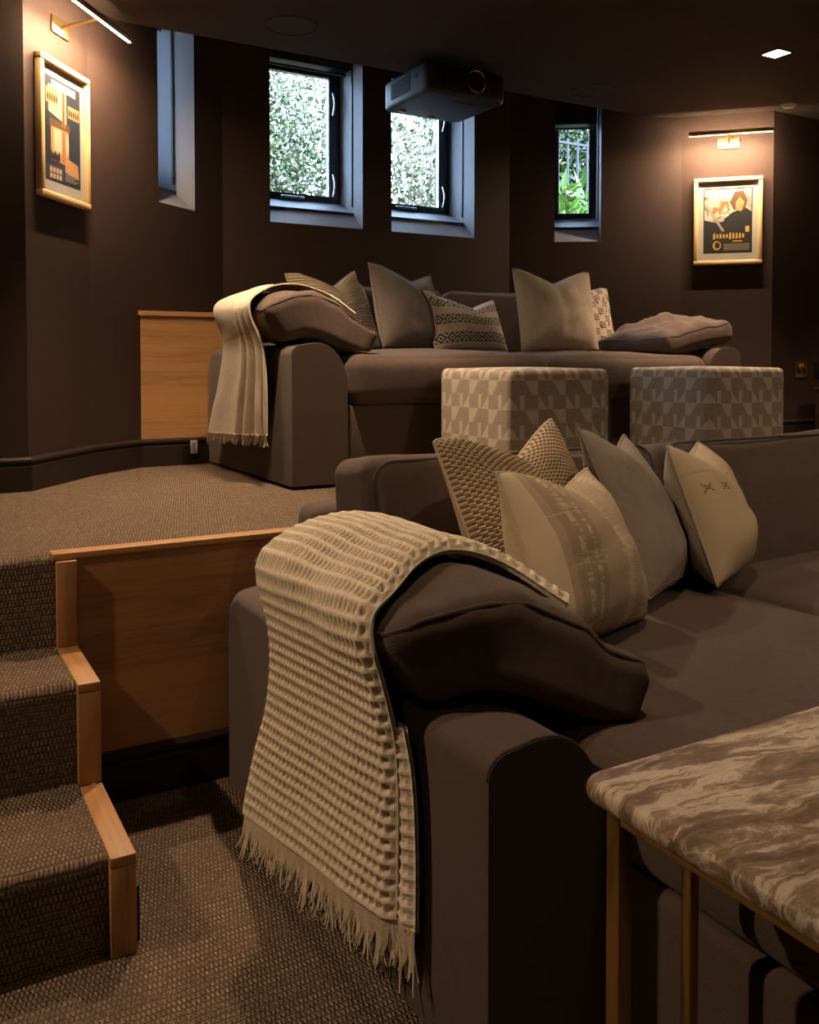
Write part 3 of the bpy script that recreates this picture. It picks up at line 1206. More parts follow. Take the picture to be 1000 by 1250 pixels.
def poster(wf, quad_px, wpts, label, name, shapes):
    """frame outline read off the wall; quad_px = left, right, top(left), bottom(left) pixels"""
    A, t, n, L = wf
    (pl, pt), (pr, pb) = quad_px
    s0, zt = on_wall(pl, pt, *wpts)
    s1, zb = on_wall(pr, pb, *wpts)
    w, h = s1 - s0, zt - zb
    rz = math.atan2(t.y, t.x)
    root = empty(name, A + t * s0 + Vector((0, 0, zb)) - n * 0.0005, (0, 0, rz), label=label, cat='framed poster')
    fw = 0.022
    for nm, poly, ax in (('frame_rail', 0, 0), ('frame_rail', 1, 0), ('frame_stile', 0, 2), ('frame_stile', 1, 2)):
        bm = bmesh.new()
        if ax == 0:
            z = (0, fw) if poly == 0 else (h - fw, h)
            add_box(bm, 0, w, -0.028, 0, *z, bev=0.004)
        else:
            x = (0, fw) if poly == 0 else (w - fw, w)
            add_box(bm, *x, -0.0275, 0, fw + 0.0005, h - fw - 0.0005, bev=0.004)
        link(nm, bm_mesh(nm, bm, True), 'oak_frame_x' if ax == 0 else 'oak_frame', root)
    box('mount', (fw, w - fw, -0.010, -0.004, fw, h - fw), 'mount_card', root)
    mw, mt = w * 0.145, h * 0.105
    px0, px1, pz0, pz1 = mw, w - mw, mt * 1.25, h - mt * 1.15
    pw, ph = px1 - px0, pz1 - pz0
    names = []
    V, F, MI = [], [], []
    for k, (mat, pts) in enumerate(shapes):
        if mat not in names:
            names.append(mat)
        b = len(V)
        for (u, v) in pts:
            V.append((px0 + u * pw, -0.0102 - 0.00004 * k, pz0 + v * ph))
        F.append(tuple(range(b, b + len(pts))))
        MI.append(names.index(mat))
    me = pymesh('print', V, F)
    me.polygons.foreach_set('material_index', MI)
    link('print', me, names, root)
    box('glazing', (fw, w - fw, -0.0165, -0.015, fw, h - fw), 'window_glass', root)
    return root, (s0, s1, zb, zt)


def rc(x0, y0, x1, y1):
    return [(x0, y0), (x1, y0), (x1, y1), (x0, y1)]


def el(cx, cy, rx_, ry_, n=18):
    return [(cx + rx_ * math.cos(2 * PI * k / n), cy + ry_ * math.sin(2 * PI * k / n)) for k in range(n)]


rnd = random.Random(4)
shA = [('pr_navy', rc(0, 0, 1, 1)), ('pr_sand', [(0.10, 0.66), (0.60, 0.60), (0.60, 0.90), (0.10, 0.92)]),
       ('pr_tan', rc(0.16, 0.20, 0.66, 0.60)), ('pr_sand', rc(0.24, 0.30, 0.46, 0.52)), ('pr_brown', rc(0.10, 0.53, 0.70, 0.60)),
       ('pr_rust', rc(0.47, 0.56, 0.56, 0.92)), ('pr_brown', rc(0.50, 0.56, 0.53, 0.92)), ('pr_rust', rc(0.47, 0.22, 0.55, 0.52)), ('pr_sand', el(0.62, 0.40, 0.045, 0.10)),
       ('pr_tan', rc(0.03, 0.74, 0.36, 0.89)), ('pr_tan', rc(0.64, 0.68, 0.97, 0.80)), ('pr_tan', [(0.55, 0.13), (0.95, 0.10), (0.92, 0.24), (0.55, 0.28)]),
       ('pr_black', rc(0.0, 0.16, 0.12, 0.66)), ('pr_brown', rc(0.10, 0.02, 0.46, 0.15))]
for k in range(5):
    cx = 0.08 + 0.06 * k
    shA.append(('pr_black', el(cx, 0.80, 0.022, 0.04, 10)))
for k in range(5):
    shA.append(('pr_black', el(0.68 + 0.062 * k, 0.73, 0.022, 0.035, 10)))
for k in range(6):
    shA.append(('pr_black', el(0.10 + 0.055 * k, 0.23 + 0.02 * (k % 2), 0.03, 0.05, 10)))
for k in range(6):
    shA.append(('pr_white', rc(0.18, 0.965 - 0.0125 * k, 0.86, 0.971 - 0.0125 * k)))
for i in range(4):
    for j in range(2):
        shA.append(('pr_sand', rc(0.12 + 0.085 * i, 0.03 + 0.06 * j, 0.18 + 0.085 * i, 0.075 + 0.06 * j)))
for k in range(5):
    shA.append(('pr_grey', rc(0.54, 0.11 - 0.016 * k, 0.92 - 0.06 * (k % 3), 0.116 - 0.016 * k)))

shB = [('pr_black', rc(0, 0, 1, 1)), ('pr_mist', [(0.02, 0.52), (0.30, 0.46), (0.62, 0.56), (0.98, 0.48), (0.98, 0.985), (0.02, 0.985)]),
       ('pr_black', [(0.50, 0.20), (1, 0.20), (1, 0.62), (0.84, 0.70), (0.58, 0.62), (0.42, 0.52)]),
       ('pr_brown', [(0.54, 0.78), (0.64, 0.94), (0.82, 0.95), (0.90, 0.80), (0.84, 0.66), (0.62, 0.66)]),
       ('pr_tan', [(0.66, 0.66), (0.78, 0.64), (0.84, 0.78), (0.74, 0.86), (0.66, 0.78)]),
       ('pr_rust', [(0.34, 0.66), (0.36, 0.80), (0.50, 0.80), (0.54, 0.66), (0.44, 0.60)]),
       ('pr_rust', [(0.15, 0.60), (0.20, 0.72), (0.36, 0.68), (0.36, 0.54), (0.22, 0.52)]),
       ('pr_sand', [(0.38, 0.66), (0.46, 0.75), (0.50, 0.66), (0.44, 0.61)]), ('pr_sand', [(0.22, 0.60), (0.30, 0.66), (0.33, 0.57), (0.26, 0.54)]),
       ('pr_grey', [(0.02, 0.76), (0.06, 0.77), (0.44, 0.34), (0.38, 0.34)]), ('pr_white', rc(0.32, 0.575, 0.52, 0.592)),
       ('pr_gold', rc(0.86, 0.32, 0.94, 0.41))]
for k in range(10):
    hgt = 0.05 + 0.035 * rnd.random() + (0.03 if k in (0, 5) else 0)
    x = 0.20 + 0.066 * k
    shB.append(('pr_gold', [(x, 0.26 - hgt * 0.5), (x + 0.040, 0.262 - hgt * 0.45), (x + 0.045, 0.27 + hgt * 0.5), (x + 0.006, 0.262 + hgt * 0.5)]))
shB.append(('pr_gold', rc(0.60, 0.175, 0.80, 0.19)))
shB.append(('pr_gold', el(0.28, 0.12, 0.085, 0.07)))
shB.append(('pr_black', el(0.29, 0.125, 0.055, 0.05)))
for k in range(6):
    shB.append(('pr_grey', rc(0.42, 0.135 - 0.018 * k, 0.95, 0.142 - 0.018 * k)))

posA, qA = poster(walls['L1'], ((40.5, 61.5), (103.5, 257.0)), (PTS['L1'], PTS['L2']), 'tall framed poster with dark blue and tan print on the wall beside the stairs', 'framed_poster', shA)
posB, qB = poster(walls['R1'], ((847.5, 219.5), (930.0, 322.0)), (PTS['R2'], PTS['R1']), 'framed poster with pale mount and gold lettering band on the wall near the ottomans', 'framed_poster', shB)


def picture_light(wf, wpts, q, z, label, length, drop, strength, px_mid=None):
    A, t, n, L = wf
    sm = (q[0] + q[1]) / 2
    root = empty('picture_light', A + t * sm + Vector((0, 0, z)) - n * 0.0005, (0, 0, math.atan2(t.y, t.x)), label=label, cat='wall light', group='brass bar picture lights')
    box('back_plate', (-0.055, 0.055, -0.008, 0, -0.03, 0.03), 'brass', root, bev=0.001)
    tube('arm', [(0, -0.008, 0), (0, -0.09, 0.014), (0, -0.155, 0.026)], 0.006, 'brass', root)
    bm = bmesh.new()
    add_box(bm, -length / 2, length / 2, -0.173, -0.155, 0.018, 0.034, bev=0.003)
    link('bar', bm_mesh('bar', bm, True), 'brass', root)
    box('led_strip', (-length / 2 + 0.004, length / 2 - 0.004, -0.1695, -0.1575, 0.0135, 0.0178), strength, root)
    box('bar_lip', (-length / 2, length / 2, -0.173, -0.1705, 0.0105, 0.0182), 'brass', root)
    return root


picture_light(walls['L1'], None, qA, 2.215, 'glowing brass bar light mounted above the tall poster by the stairs', 0.44, 0.0, 'led_warm')
picture_light(walls['R1'], None, qB, 2.21, 'slim brass bar light mounted above the poster near the ottomans', 0.42, 0.0, 'led_warm')

# ------------------------------------------------------------------ sockets and cabinet at the right
def socket_plate(name, px, py, wpts, wf, mat, label, w=0.10, h=0.086):
    A, t, n, L = wf
    s, z = on_wall(px, py, *wpts)
    root = empty(name, A + t * s + Vector((0, 0, z)) - n * 0.0004, (0, 0, math.atan2(t.y, t.x)), label=label, cat='wall socket')
    box('plate', (-w / 2, w / 2, -0.007, 0, -h / 2, h / 2), mat, root, bev=0.001)
    if mat == 'brass':
        for sx in (-0.022, 0.022):
            box('socket_hole', (sx - 0.010, sx + 0.010, -0.0085, -0.006, -0.022, 0.004), 'black_plastic', root)
        for sx in (-0.010, 0.010):
            box('switch', (sx - 0.006, sx + 0.006, -0.012, -0.0065, 0.012, 0.030), 'gilt', root, bev=0.001)
    else:
        box('insert', (-0.016, 0.016, -0.0085, -0.006, -0.016, 0.016), 'dark_grille', root)
    return root


W_R0 = (PTS['R1'], PTS['R0'])
socket_plate('wall_socket', 977, 451, W_R0, walls['R0'], 'brass', 'brass double socket on the dark wall right of the ottomans', 0.105, 0.088)
socket_plate('wall_socket', 1002, 451, W_R0, walls['R0'], 'black_plastic', 'black wall plate next to the brass double socket')
A, t, n, L = walls['L2']
wsk = empty('wall_socket', (1.088, BOXY - 0.0205, D + 0.075), (0, 0, 0), label='small white socket on the skirting beside the raised sofa', cat='wall socket')
box('plate', (-0.012, 0.018, -0.006, 0, -0.028, 0.028), 'white_plastic', wsk, bev=0.001)
box('symbol', (0.001, 0.004, -0.0068, -0.0055, -0.014, 0.012), 'black_plastic', wsk)
box('symbol', (-0.004, 0.009, -0.0068, -0.0055, 0.012, 0.015), 'black_plastic', wsk)

sA, zA = on_wall(981, 484, *W_R0)
cb = empty('side_cabinet', (PTS['R1'][0] + sA + 0.02, 3.05, D), label='dark wooden side cabinet by the wall under the sockets', cat='cabinet')
box('body', (0, 0.5, -0.18, 0.16, 0.0, 0.275), 'dark_cabinet', cb, bev=0.002)
box('top', (-0.008, 0.508, -0.188, 0.168, 0.2755, 0.29), 'dark_cabinet', cb, bev=0.002)
box('door', (0.012, 0.246, -0.190, -0.1805, 0.02, 0.265), 'dark_cabinet', cb, bev=0.002)
box('door', (0.254, 0.488, -0.190, -0.1805, 0.02, 0.265), 'dark_cabinet', cb, bev=0.002)


# ------------------------------------------------------------------ sofas
AW = 0.213


def arm_profile(mirror=False):
    pts = [(0.0, 0.012), (0.0, 0.455)]
    for k in range(1, 6):
        a = PI - k * (PI / 2) / 5
        pts.append((0.040 + 0.040 * math.cos(a), 0.455 + 0.036 * math.sin(a)))
    pts.append((0.085, 0.497))
    for k in range(1, 11):
        a = PI / 2 - k * (PI / 2) / 10
        pts.append((0.095 + 0.115 * math.cos(a), 0.347 + 0.150 * math.sin(a)))
    pts.append((AW, 0.012))
    if mirror:
        pts = [(AW - x, z) for x, z in pts][::-1]
    return pts


def make_sofa(loc, label, ext=0.0, seed=0, DEP=1.11, SW=2.22, bz=0.585, arm_cut=0.0):
    root = empty('sofa', loc, label=label, cat='sofa')
    for sx in (0, 1):
        prof = arm_profile(sx == 1)
        x0 = 0 if sx == 0 else SW - AW
        ad = DEP - arm_cut * (sx == 0)
        ys = [(0.0, 0.988, 0.0), (0.006, 1.0, 0.0), (0.5, 1.0, 0.0), (ad - 0.07, 1.0, 0.0), (ad - 0.04, 1.0, -0.010), (ad - 0.015, 0.985, -0.032), (ad, 0.965, -0.07)]
        V, F = [], []
        cx = AW / 2
        for (y, s, dz) in ys:
            for (x, z) in prof:
                zz = z + dz * max(0.0, (z - 0.2) / 0.3)
                V.append((x0 + cx + (x - cx) * s, y, zz))
        n = len(prof)
        for i in range(len(ys) - 1):
            for k in range(n):
                F.append((i * n + k, i * n + (k + 1) % n, (i + 1) * n + (k + 1) % n, (i + 1) * n + k))
        F.append(tuple(range(n))[::-1])
        F.append(tuple(range((len(ys) - 1) * n, len(ys) * n)))
        me = pymesh('arm', V, F)
        bm = bmesh.new(); bm.from_mesh(me)
        bmesh.ops.recalc_face_normals(bm, faces=bm.faces[:])
        bm.to_mesh(me); bm.free()
        me.polygons.foreach_set('use_smooth', [True] * len(me.polygons))
        me.set_sharp_from_angle(angle=R(60))
        arm = link('arm', me, 'sofa_cloth', root)
        # piping round the arm front
        tube('piping', [(x0 + cx + (x - cx) * 0.990, 0.004, z + 0.001) for x, z in prof[1:-1]], 0.0028, 'sofa_piping', arm, 6)
    # base and back frame
    x0, x1 = AW + 0.002, SW - AW - 0.002
    xm = SW / 2
    box('base', (x0, x1, 0.012, DEP - 0.165, 0.02, 0.283), 'sofa_cloth', root, bev=0.012, seg=3)
    if ext:
        box('chaise_base', (x0 + 0.012, xm - 0.004, -ext, 0.011, 0.02, 0.283), 'sofa_cloth', root, bev=0.02, seg=3)
    me = soft_box('back_frame', (SW - 2 * 0.17, 0.15, 0.66), 0.045, (0, 0.004, 0.006), 16)
    link('back_frame', me, 'sofa_cloth', root, (SW / 2, DEP - 0.078, 0.352))
    # seat cushions
    cw = (x1 - x0) / 2
    for k in range(2):
        e = ext if k == 0 else 0.0
        front = -0.022 - e
        back = DEP - 0.36
        me = soft_box('seat_cushion', (cw - 0.006, back - front, 0.178), 0.055, (0.004, 0.012, 0.022), 30, 0.006, 4.5, seed + k)
        cu = link('seat_cushion', me, 'sofa_cloth_soft', root, (x0 + cw * (k + 0.5), (front + back) / 2, 0.285 + 0.089))
    # back cushions
    for k in range(2):
        w_ = cw + 0.012
        me = soft_box('back_cushion', (w_ - 0.02, 0.20, 0.44), 0.042, (0.004, 0.030, 0.006), 28, 0.008, 5.0, seed + 5 + k,
                      warp=lambda q, p, s=seed + k: Vector((q.x, q.y, q.z - 0.014 * math.sin(3.0 * q.x + s) * (p[2] > 0.5))))
        rot = (R(-9), 0, R(1.0 if k == 0 else -1.0))
        bc = link('back_cushion', me, 'sofa_cloth_soft', root, (x0 + cw * (k + 0.5) + (0.0 if k else -0.012), DEP - 0.262, bz), rot)
        hx, hz, yy = (w_ - 0.02) / 2 - 0.024, 0.22 - 0.024, -0.0975
        loop = []
        rr = 0.05
        for (cx_, cz_, a0) in ((hx - rr, hz - rr, 0), (-hx + rr, hz - rr, 90), (-hx + rr, -hz + rr, 180), (hx - rr, -hz + rr, 270)):
            for j in range(6):
                a = R(a0 + 90 * j / 5)
                loop.append((cx_ + rr * math.cos(a) * 1.2, yy + 0.003, cz_ + rr * math.sin(a) * 1.2))
        tube('piping', loop, 0.004, 'sofa_piping', bc, 6, closed=True)
    return root


LS = Vector((0.69, 0.995, 0.0))
SW = 2.20
US = Vector((1.157, 2.83, D))
SOFA_L = make_sofa(LS, 'low brown grey sofa with chaise seat and chunky throw beside the marble table', ext=0.58, seed=1)
SOFA_U = make_sofa(US, 'brown grey sofa on the raised platform in the window bay', seed=4, DEP=1.085, SW=SW, bz=0.53, arm_cut=0.155)


# pillows draped over the sofa arms
class Path:
    def __init__(self, pts):
        P = np.array(pts, float)
        seg = np.r_[0, np.cumsum(np.hypot(*np.diff(P, axis=0).T))]
        t = np.linspace(0, seg[-1], 300)
        x, z = np.interp(t, seg, P[:, 0]), np.interp(t, seg, P[:, 1])
        ker = np.ones(61) / 61
        ext = lambda a: np.r_[2 * a[0] - a[30:0:-1], a, 2 * a[-1] - a[-2:-32:-1]]
        self.x, self.z = np.convolve(ext(x), ker, 'valid'), np.convolve(ext(z), ker, 'valid')
        self.L = np.hypot(np.diff(self.x), np.diff(self.z)).sum()

    def at(self, s):
        """point, unit tangent, unit normal (upwards) at 0..1"""
        i = min(max(s, 0.0), 1.0) * 299
        k = min(int(i), 298)
        u = i - k
        p = Vector((self.x[k] * (1 - u) + self.x[k + 1] * u, self.z[k] * (1 - u) + self.z[k + 1] * u))
        a, b = max(0, k - 4), min(299, k + 5)
        t = Vector((self.x[b] - self.x[a], self.z[b] - self.z[a])).normalized()
        return p, t, Vector((-t.y, t.x))


def arm_top(x):
    """height of the sofa arm, then of the seat, at x from the sofa's outer side"""
    if x < 0:
        return 0.0
    if x < 0.04:
        return 0.455 + 0.042 * math.sqrt(max(0, 1 - ((0.04 - x) / 0.04) ** 2))
    if x < 0.095:
        return 0.498
    if x < 0.20:
        return max(0.464, 0.347 + 0.151 * math.sqrt(max(0, 1 - ((x - 0.095) / 0.115) ** 2)))
    return 0.466


def arm_pillow(name, base, pts, f0, f1, y1, thick, label, seed=0, mirror=0.0, thin=0.4, puff=0.024, rad=0.040):
    """boxed pillow bent over an arm: pts = centre line (x, z), front end at y = f0 (outer) .. f1 (inner)"""
    path = Path(pts)
    hL = path.L / 2

    def warp(q, p):
        s_ = q.x / path.L + 0.5
        c, t, nn = path.at(s_)
        k = 1 - thin * max(0.0, s_) ** 2.0
        yfr = f0 + (f1 - f0) * min(max(s_, 0), 1)
        v = q.y + 0.5
        # gathers running in from the end seams, and soft slump folds
        g = math.exp(-min(v, 1 - v) / 0.10)
        fold = 0.005 * g * math.sin(22 * s_ + 3 * noise.noise(Vector((s_ * 4, v * 5, seed)))) * (1 if q.z > 0 else 0)
        fold += 0.012 * noise.noise(Vector((s_ * 5 + seed, v * 6, 1.3))) + 0.006 * noise.noise(Vector((s_ * 13 + seed, v * 9, 4.3)))
        z_ = q.z * k + fold * max(0.0, q.z / (thick / 2))
        x = c.x + nn.x * z_
        z = c.y + nn.y * z_
        xs = SW - x if mirror else x
        z = max(z, arm_top(xs) + 0.004)
        return Vector((x, yfr + v * (y1 - yfr), z))
    # built with unit length along y so that the warp can set the ends
    root = empty(name, base, label=label, cat='cushion')
    bmx = soft_box('cover', (path.L, 0.80, thick), rad, (0, 0, puff), 40, 0, 1, seed, warp=lambda q, p: warp(Vector((q.x, q.y / 0.80, q.z)), p))
    link('cover', bmx, 'sofa_cloth_soft', root)
    for sg in (1, -1):
        loop = []
        hx, hy, r_ = hL - 0.012, 0.5 - 0.015, 0.04
        for (cx, cy, a0) in ((hx - r_, hy - r_, 0), (-hx + r_, hy - r_, 90), (-hx + r_, -hy + r_, 180), (hx - r_, -hy + r_, 270)):
            for j in range(5):
                a = R(a0 + 90 * j / 4)
                loop.append((cx + r_ * math.cos(a), cy + r_ * math.sin(a)))
        dense = []
        for k in range(len(loop)):
            a, b = Vector(loop[k]), Vector(loop[(k + 1) % len(loop)])
            m_ = max(1, int((b - a).length / 0.04))
            dense += [a.lerp(b, j / m_) for j in range(m_)]
        pts3 = [warp(Vector((d_.x, d_.y, sg * (thick / 2 - 0.010))), None) for d_ in dense]
        if sg > 0:
            tube('piping', pts3, 0.0035, 'sofa_piping', root, 6, closed=True)
    path.root = root
    return path


path_L = [(-0.030, 0.552), (0.02, 0.586), (0.09, 0.604), (0.16, 0.586), (0.24, 0.537), (0.325, 0.495)]
PL = arm_pillow('arm_pillow', LS, path_L, 0.165, 0.015, 0.765, 0.155, 'brown grey pillow folded over the arm of the lower sofa under the chunky throw', 1.0)
PU = arm_pillow('arm_pillow', US, path_L, 0.09, 0.0, 0.60, 0.155, 'brown grey pillow folded over the arm of the raised sofa under the fringed throw', 6.0)
path_R = [(SW - 0.43, 0.500), (SW - 0.35, 0.515), (SW - 0.26, 0.538), (SW - 0.15, 0.556), (SW - 0.06, 0.566), (SW + 0.03, 0.572)]
PR = arm_pillow('arm_pillow', US, path_R, 0.03, 0.06, 0.50, 0.085, 'plump brown grey pillow lying over the sofa arm near the patterned ottomans', 3.0, mirror=1.0, thin=-0.1, puff=0.055, rad=0.038)


# ------------------------------------------------------------------ scatter cushions
def cushion(loc, yaw, lean, roll, W, H, T, chop, mat, label, seed=0, back=None, n=40, weave=0, rib=0, pipe=None, sag=0.0, skew=0.0):
    root = empty('scatter_cushion', loc, (R(-lean), R(roll), R(yaw)), label=label, cat='cushion')
    a = np.sin(np.pi / 2 * np.linspace(-1, 1, n))
    if weave:
        a = np.linspace(-1, 1, n)
    U, Vv = np.meshgrid(a, a, indexing='ij')
    b = 0.055
    rnd_ = 1 - 0.030 * np.abs(U * Vv) ** 5
    X = W / 2 * U * (1 - b * (1 - Vv ** 2)) * rnd_
    Z = H / 2 * Vv * (1 - b * (1 - U ** 2)) * rnd_
    up = (Vv + 1) / 2
    # chopped top: a V between the two ears
    vee = np.clip(1 - np.abs(U - skew) / 0.85, 0, 1) ** 1.25
    Z = Z - chop * H * vee * up ** 2.2
    # weight: bottom spreads
    Z = Z + H / 2
    Z = np.where(Z < 0.02, Z * 0.6 + 0.008, Z)
    prof = (np.clip(1 - np.abs(U) ** 2.4, 0, 1) ** 0.6) * (np.clip(1 - np.abs(Vv) ** 2.4, 0, 1) ** 0.6)
    wr = np.zeros_like(U)
    for i in range(n):
        for j in range(n):
            p = Vector((X[i, j] * 8 + seed * 5.1, Z[i, j] * 8, seed))
            wr[i, j] = noise.noise(p) + 0.5 * noise.noise(p * 2.1)
    crease = -0.018 * np.exp(-((U - skew) / 0.10) ** 2) * up ** 2 * (chop > 0)
    t = T / 2 * prof * (1 + 0.16 * wr) * (1 + 0.25 * (1 - up)) + crease * prof
    t = np.maximum(t, 0.0008)
    hgt = np.zeros_like(U)
    if weave:
        fu, fv = (U + 1) / 2 * weave[0], (Vv + 1) / 2 * weave[1]
        cu, cv = np.floor(fu), np.floor(fv)
        su, sv = np.sin(np.pi * (fu - cu)), np.sin(np.pi * (fv - cv))
        ck = ((cu + cv) % 2) > 0.5
        hgt = np.where(ck, su * (0.35 + 0.65 * sv), sv * (0.35 + 0.65 * su)) * 0.0055 * np.clip(prof * 6, 0, 1)
    if rib:
        hgt = 0.0022 * np.sin(Vv * rib * np.pi + wr * 1.2) * np.clip(prof * 5, 0, 1)
    front = np.stack([X, -t - hgt, Z], -1).reshape(-1, 3)
    uvs = np.stack([(U + 1) / 2, (Vv + 1) / 2], -1).reshape(-1, 2)
    F1 = grid_faces(n, n)
    rot = Matrix.Identity(3)
    me = np_mesh('cover_front', front, F1, uvs)
    m2 = 30
    a2 = np.sin(np.pi / 2 * np.linspace(-1, 1, m2))
    idx = np.clip(np.searchsorted(a, a2), 0, n - 1)
    bk = np.stack([X, t, Z], -1)[np.ix_(idx, idx)].reshape(-1, 3)
    link('cover_front', me, mat, root)
    me2 = np_mesh('cover_back', bk, grid_faces(m2, m2, 0, True), uvs.reshape(n, n, 2)[np.ix_(idx, idx)].reshape(-1, 2))
    link('cover_back', me2, back or mat, root)
    per = [(i, 0) for i in range(n)] + [(n - 1, j) for j in range(1, n)] + [(i, n - 1) for i in range(n - 2, -1, -1)] + [(0, j) for j in range(n - 2, 0, -1)]
    stp = max(1, n // 34)
    tube('edge_seam', [(X[i, j], 0, Z[i, j]) for i, j in per[::stp]], 0.0038, pipe or back or mat, root, 6, closed=True)
    return root


SZ = 0.480
CA = cushion((1.285, 1.565, SZ), 18, 23, -3, 0.47, 0.43, 0.15, 0.17, 'woven_cloth', 'chunky basket woven beige cushion on the lower sofa, leaning behind the throw', 1, back='cream_plain', n=420, weave=(44, 66), skew=0.12)
CB = cushion((1.205, 1.335, SZ), 21, 25, 4, 0.38, 0.36, 0.18, 0.13, 'tufted_cloth', 'beige cushion with ragged tufted stripes leaning on the basket woven cushion', 2, back='cream_plain', n=60, skew=0.15)
CC = cushion((1.572, 1.520, SZ + 0.008), 33, 25, 6, 0.44, 0.41, 0.13, 0.13, 'taupe_linen', 'plain taupe linen cushion between the tufted cushion and the cream embroidered cushion', 3, n=60, skew=0.1)
CD = cushion((1.832, 1.560, SZ), 31, 21, 3, 0.385, 0.36, 0.17, 0.12, 'motif_cloth', 'cream cushion with a row of small brown cross stitch motifs', 4, back='cream_linen', n=60)

SU = D + 0.470
CE = cushion((1.655, 3.470, SU), 21, 15, -6, 0.43, 0.365, 0.13, 0.18, 'ribbed_cloth', 'cream ribbed cushion behind the pillow on the raised sofa arm', 5, n=64, rib=26, skew=0.2)
CF = cushion((1.900, 3.275, SU), 23, 15, 3, 0.44, 0.375, 0.14, 0.14, 'slate_linen', 'large plain grey taupe cushion on the raised sofa beside the ribbed cushion', 6, n=60, skew=0.2)
CG = cushion((2.20, 3.29, SU), 13, 21, 0, 0.47, 0.27, 0.12, 0.20, 'lumbar_cloth', 'oblong cream cushion with black diamond stripes', 7, n=60, skew=0.25)
CI = cushion((2.965, 3.455, SU), 1, 16, 3, 0.46, 0.37, 0.13, 0.15, 'geo_cloth', 'brown and cream woven pattern cushion behind the plain cream cushion', 9, n=60)
CH = cushion((2.60, 3.18, SU), -3, 12, 0, 0.43, 0.39, 0.14, 0.15, 'cream_linen', 'plain cream linen cushion standing upright on the raised sofa', 8, n=60)


# ------------------------------------------------------------------ soft things yield where they touch
from mathutils.bvhtree import BVHTree


def world_matrix(o):
    m = o.matrix_basis.copy()
    while o.parent:
        o = o.parent
        m = o.matrix_basis @ m
    return m


def trees(root, whole):
    out, V, F = [], [], []
    for ch in [c for c in bpy.data.objects if c.parent == root and c.type == 'MESH' and c.name.split('.')[0] not in ('fringe', 'piping', 'edge_seam', 'under_fold')]:
        mw = world_matrix(ch)
        vs = [mw @ v.co for v in ch.data.vertices]
        fs = [tuple(p.vertices) for p in ch.data.polygons]
        if whole:
            b = len(V)
            V += vs
            F += [tuple(i + b for i in f) for f in fs]
        else:
            out.append((BVHTree.FromPolygons(vs, fs), 0.011 if ch.name.split('.')[0] in ('back_cushion', 'arm') else 0.0))
    return [(BVHTree.FromPolygons(V, F), 0.0)] if whole else out


def settle(soft, supports, margin=0.007, reach=0.11, layered=False):
    ts = []
    for r_ in supports:
        ts += trees(r_, r_ not in (SOFA_L, SOFA_U))
    objs = [c for c in bpy.data.objects if c.type == 'MESH' and (c.parent == soft or (c.parent and c.parent.parent == soft))]
    for o in objs:
        mw = world_matrix(o)
        inv = mw.inverted()
        me = o.data
        n = len(me.vertices)
        for k, v in enumerate(me.vertices):
            p = mw @ v.co
            mg = margin + (0.009 if layered and o.name.startswith('blanket') and k < n // 2 else 0.0)
            moved = False
            for it in range(3):
                for t_, extra in ts:
                    q, nr, idx, d = t_.find_nearest(p, reach)
                    if q is None:
                        continue
                    sd = (p - q).dot(nr)
                    if sd < mg + extra and (sd < 0 or d < mg + extra):
                        p = q + nr * (mg + extra)
                        moved = True
            if moved:
                v.co = inv @ p
        me.update()


settle(PL.root, [SOFA_L])
settle(PU.root, [SOFA_U])
settle(PR.root, [SOFA_U])
settle(CA, [SOFA_L, PL.root])
settle(CB, [SOFA_L, PL.root, CA])
settle(CC, [SOFA_L, CA, CB])
settle(CD, [SOFA_L, CC])
settle(CE, [SOFA_U, PU.root])
settle(CF, [SOFA_U, CE, PU.root])
settle(CG, [SOFA_U, CF])
settle(CI, [SOFA_U, PR.root])
settle(CH, [SOFA_U, CG, CI])


# ------------------------------------------------------------------ throws
def catmull(P, m):
    P = np.array(P, float)
    d = np.r_[0, np.cumsum(np.linalg.norm(np.diff(P, axis=0), axis=1))]
    out = np.empty((m, 3))
    ts = np.linspace(0, d[-1], m)
    T_ = np.gradient(P, d, axis=0)
    for i, t in enumerate(ts):
        k = min(np.searchsorted(d, t, 'right') - 1, len(P) - 2)
        h = d[k + 1] - d[k]
        u = (t - d[k]) / h
        h00, h10, h01, h11 = 2 * u**3 - 3 * u**2 + 1, u**3 - 2 * u**2 + u, -2 * u**3 + 3 * u**2, u**3 - u**2
        out[i] = h00 * P[k] + h10 * h * T_[k] + h01 * P[k + 1] + h11 * h * T_[k + 1]
    return out, d[-1]


def rails_over(path, base, ss, yb, yf, lift):
    out = []
    for i, s_ in enumerate(ss):
        c, t, nn = path.at(s_)
        k = (1 - 0.4 * s_ ** 2) * 0.075 + 0.012
        q = c + nn * (k + lift)
        out.append(((base.x + q.x, yb[i], base.z + q.y), (base.x + q.x, yf[i], base.z + q.y)))
    return out


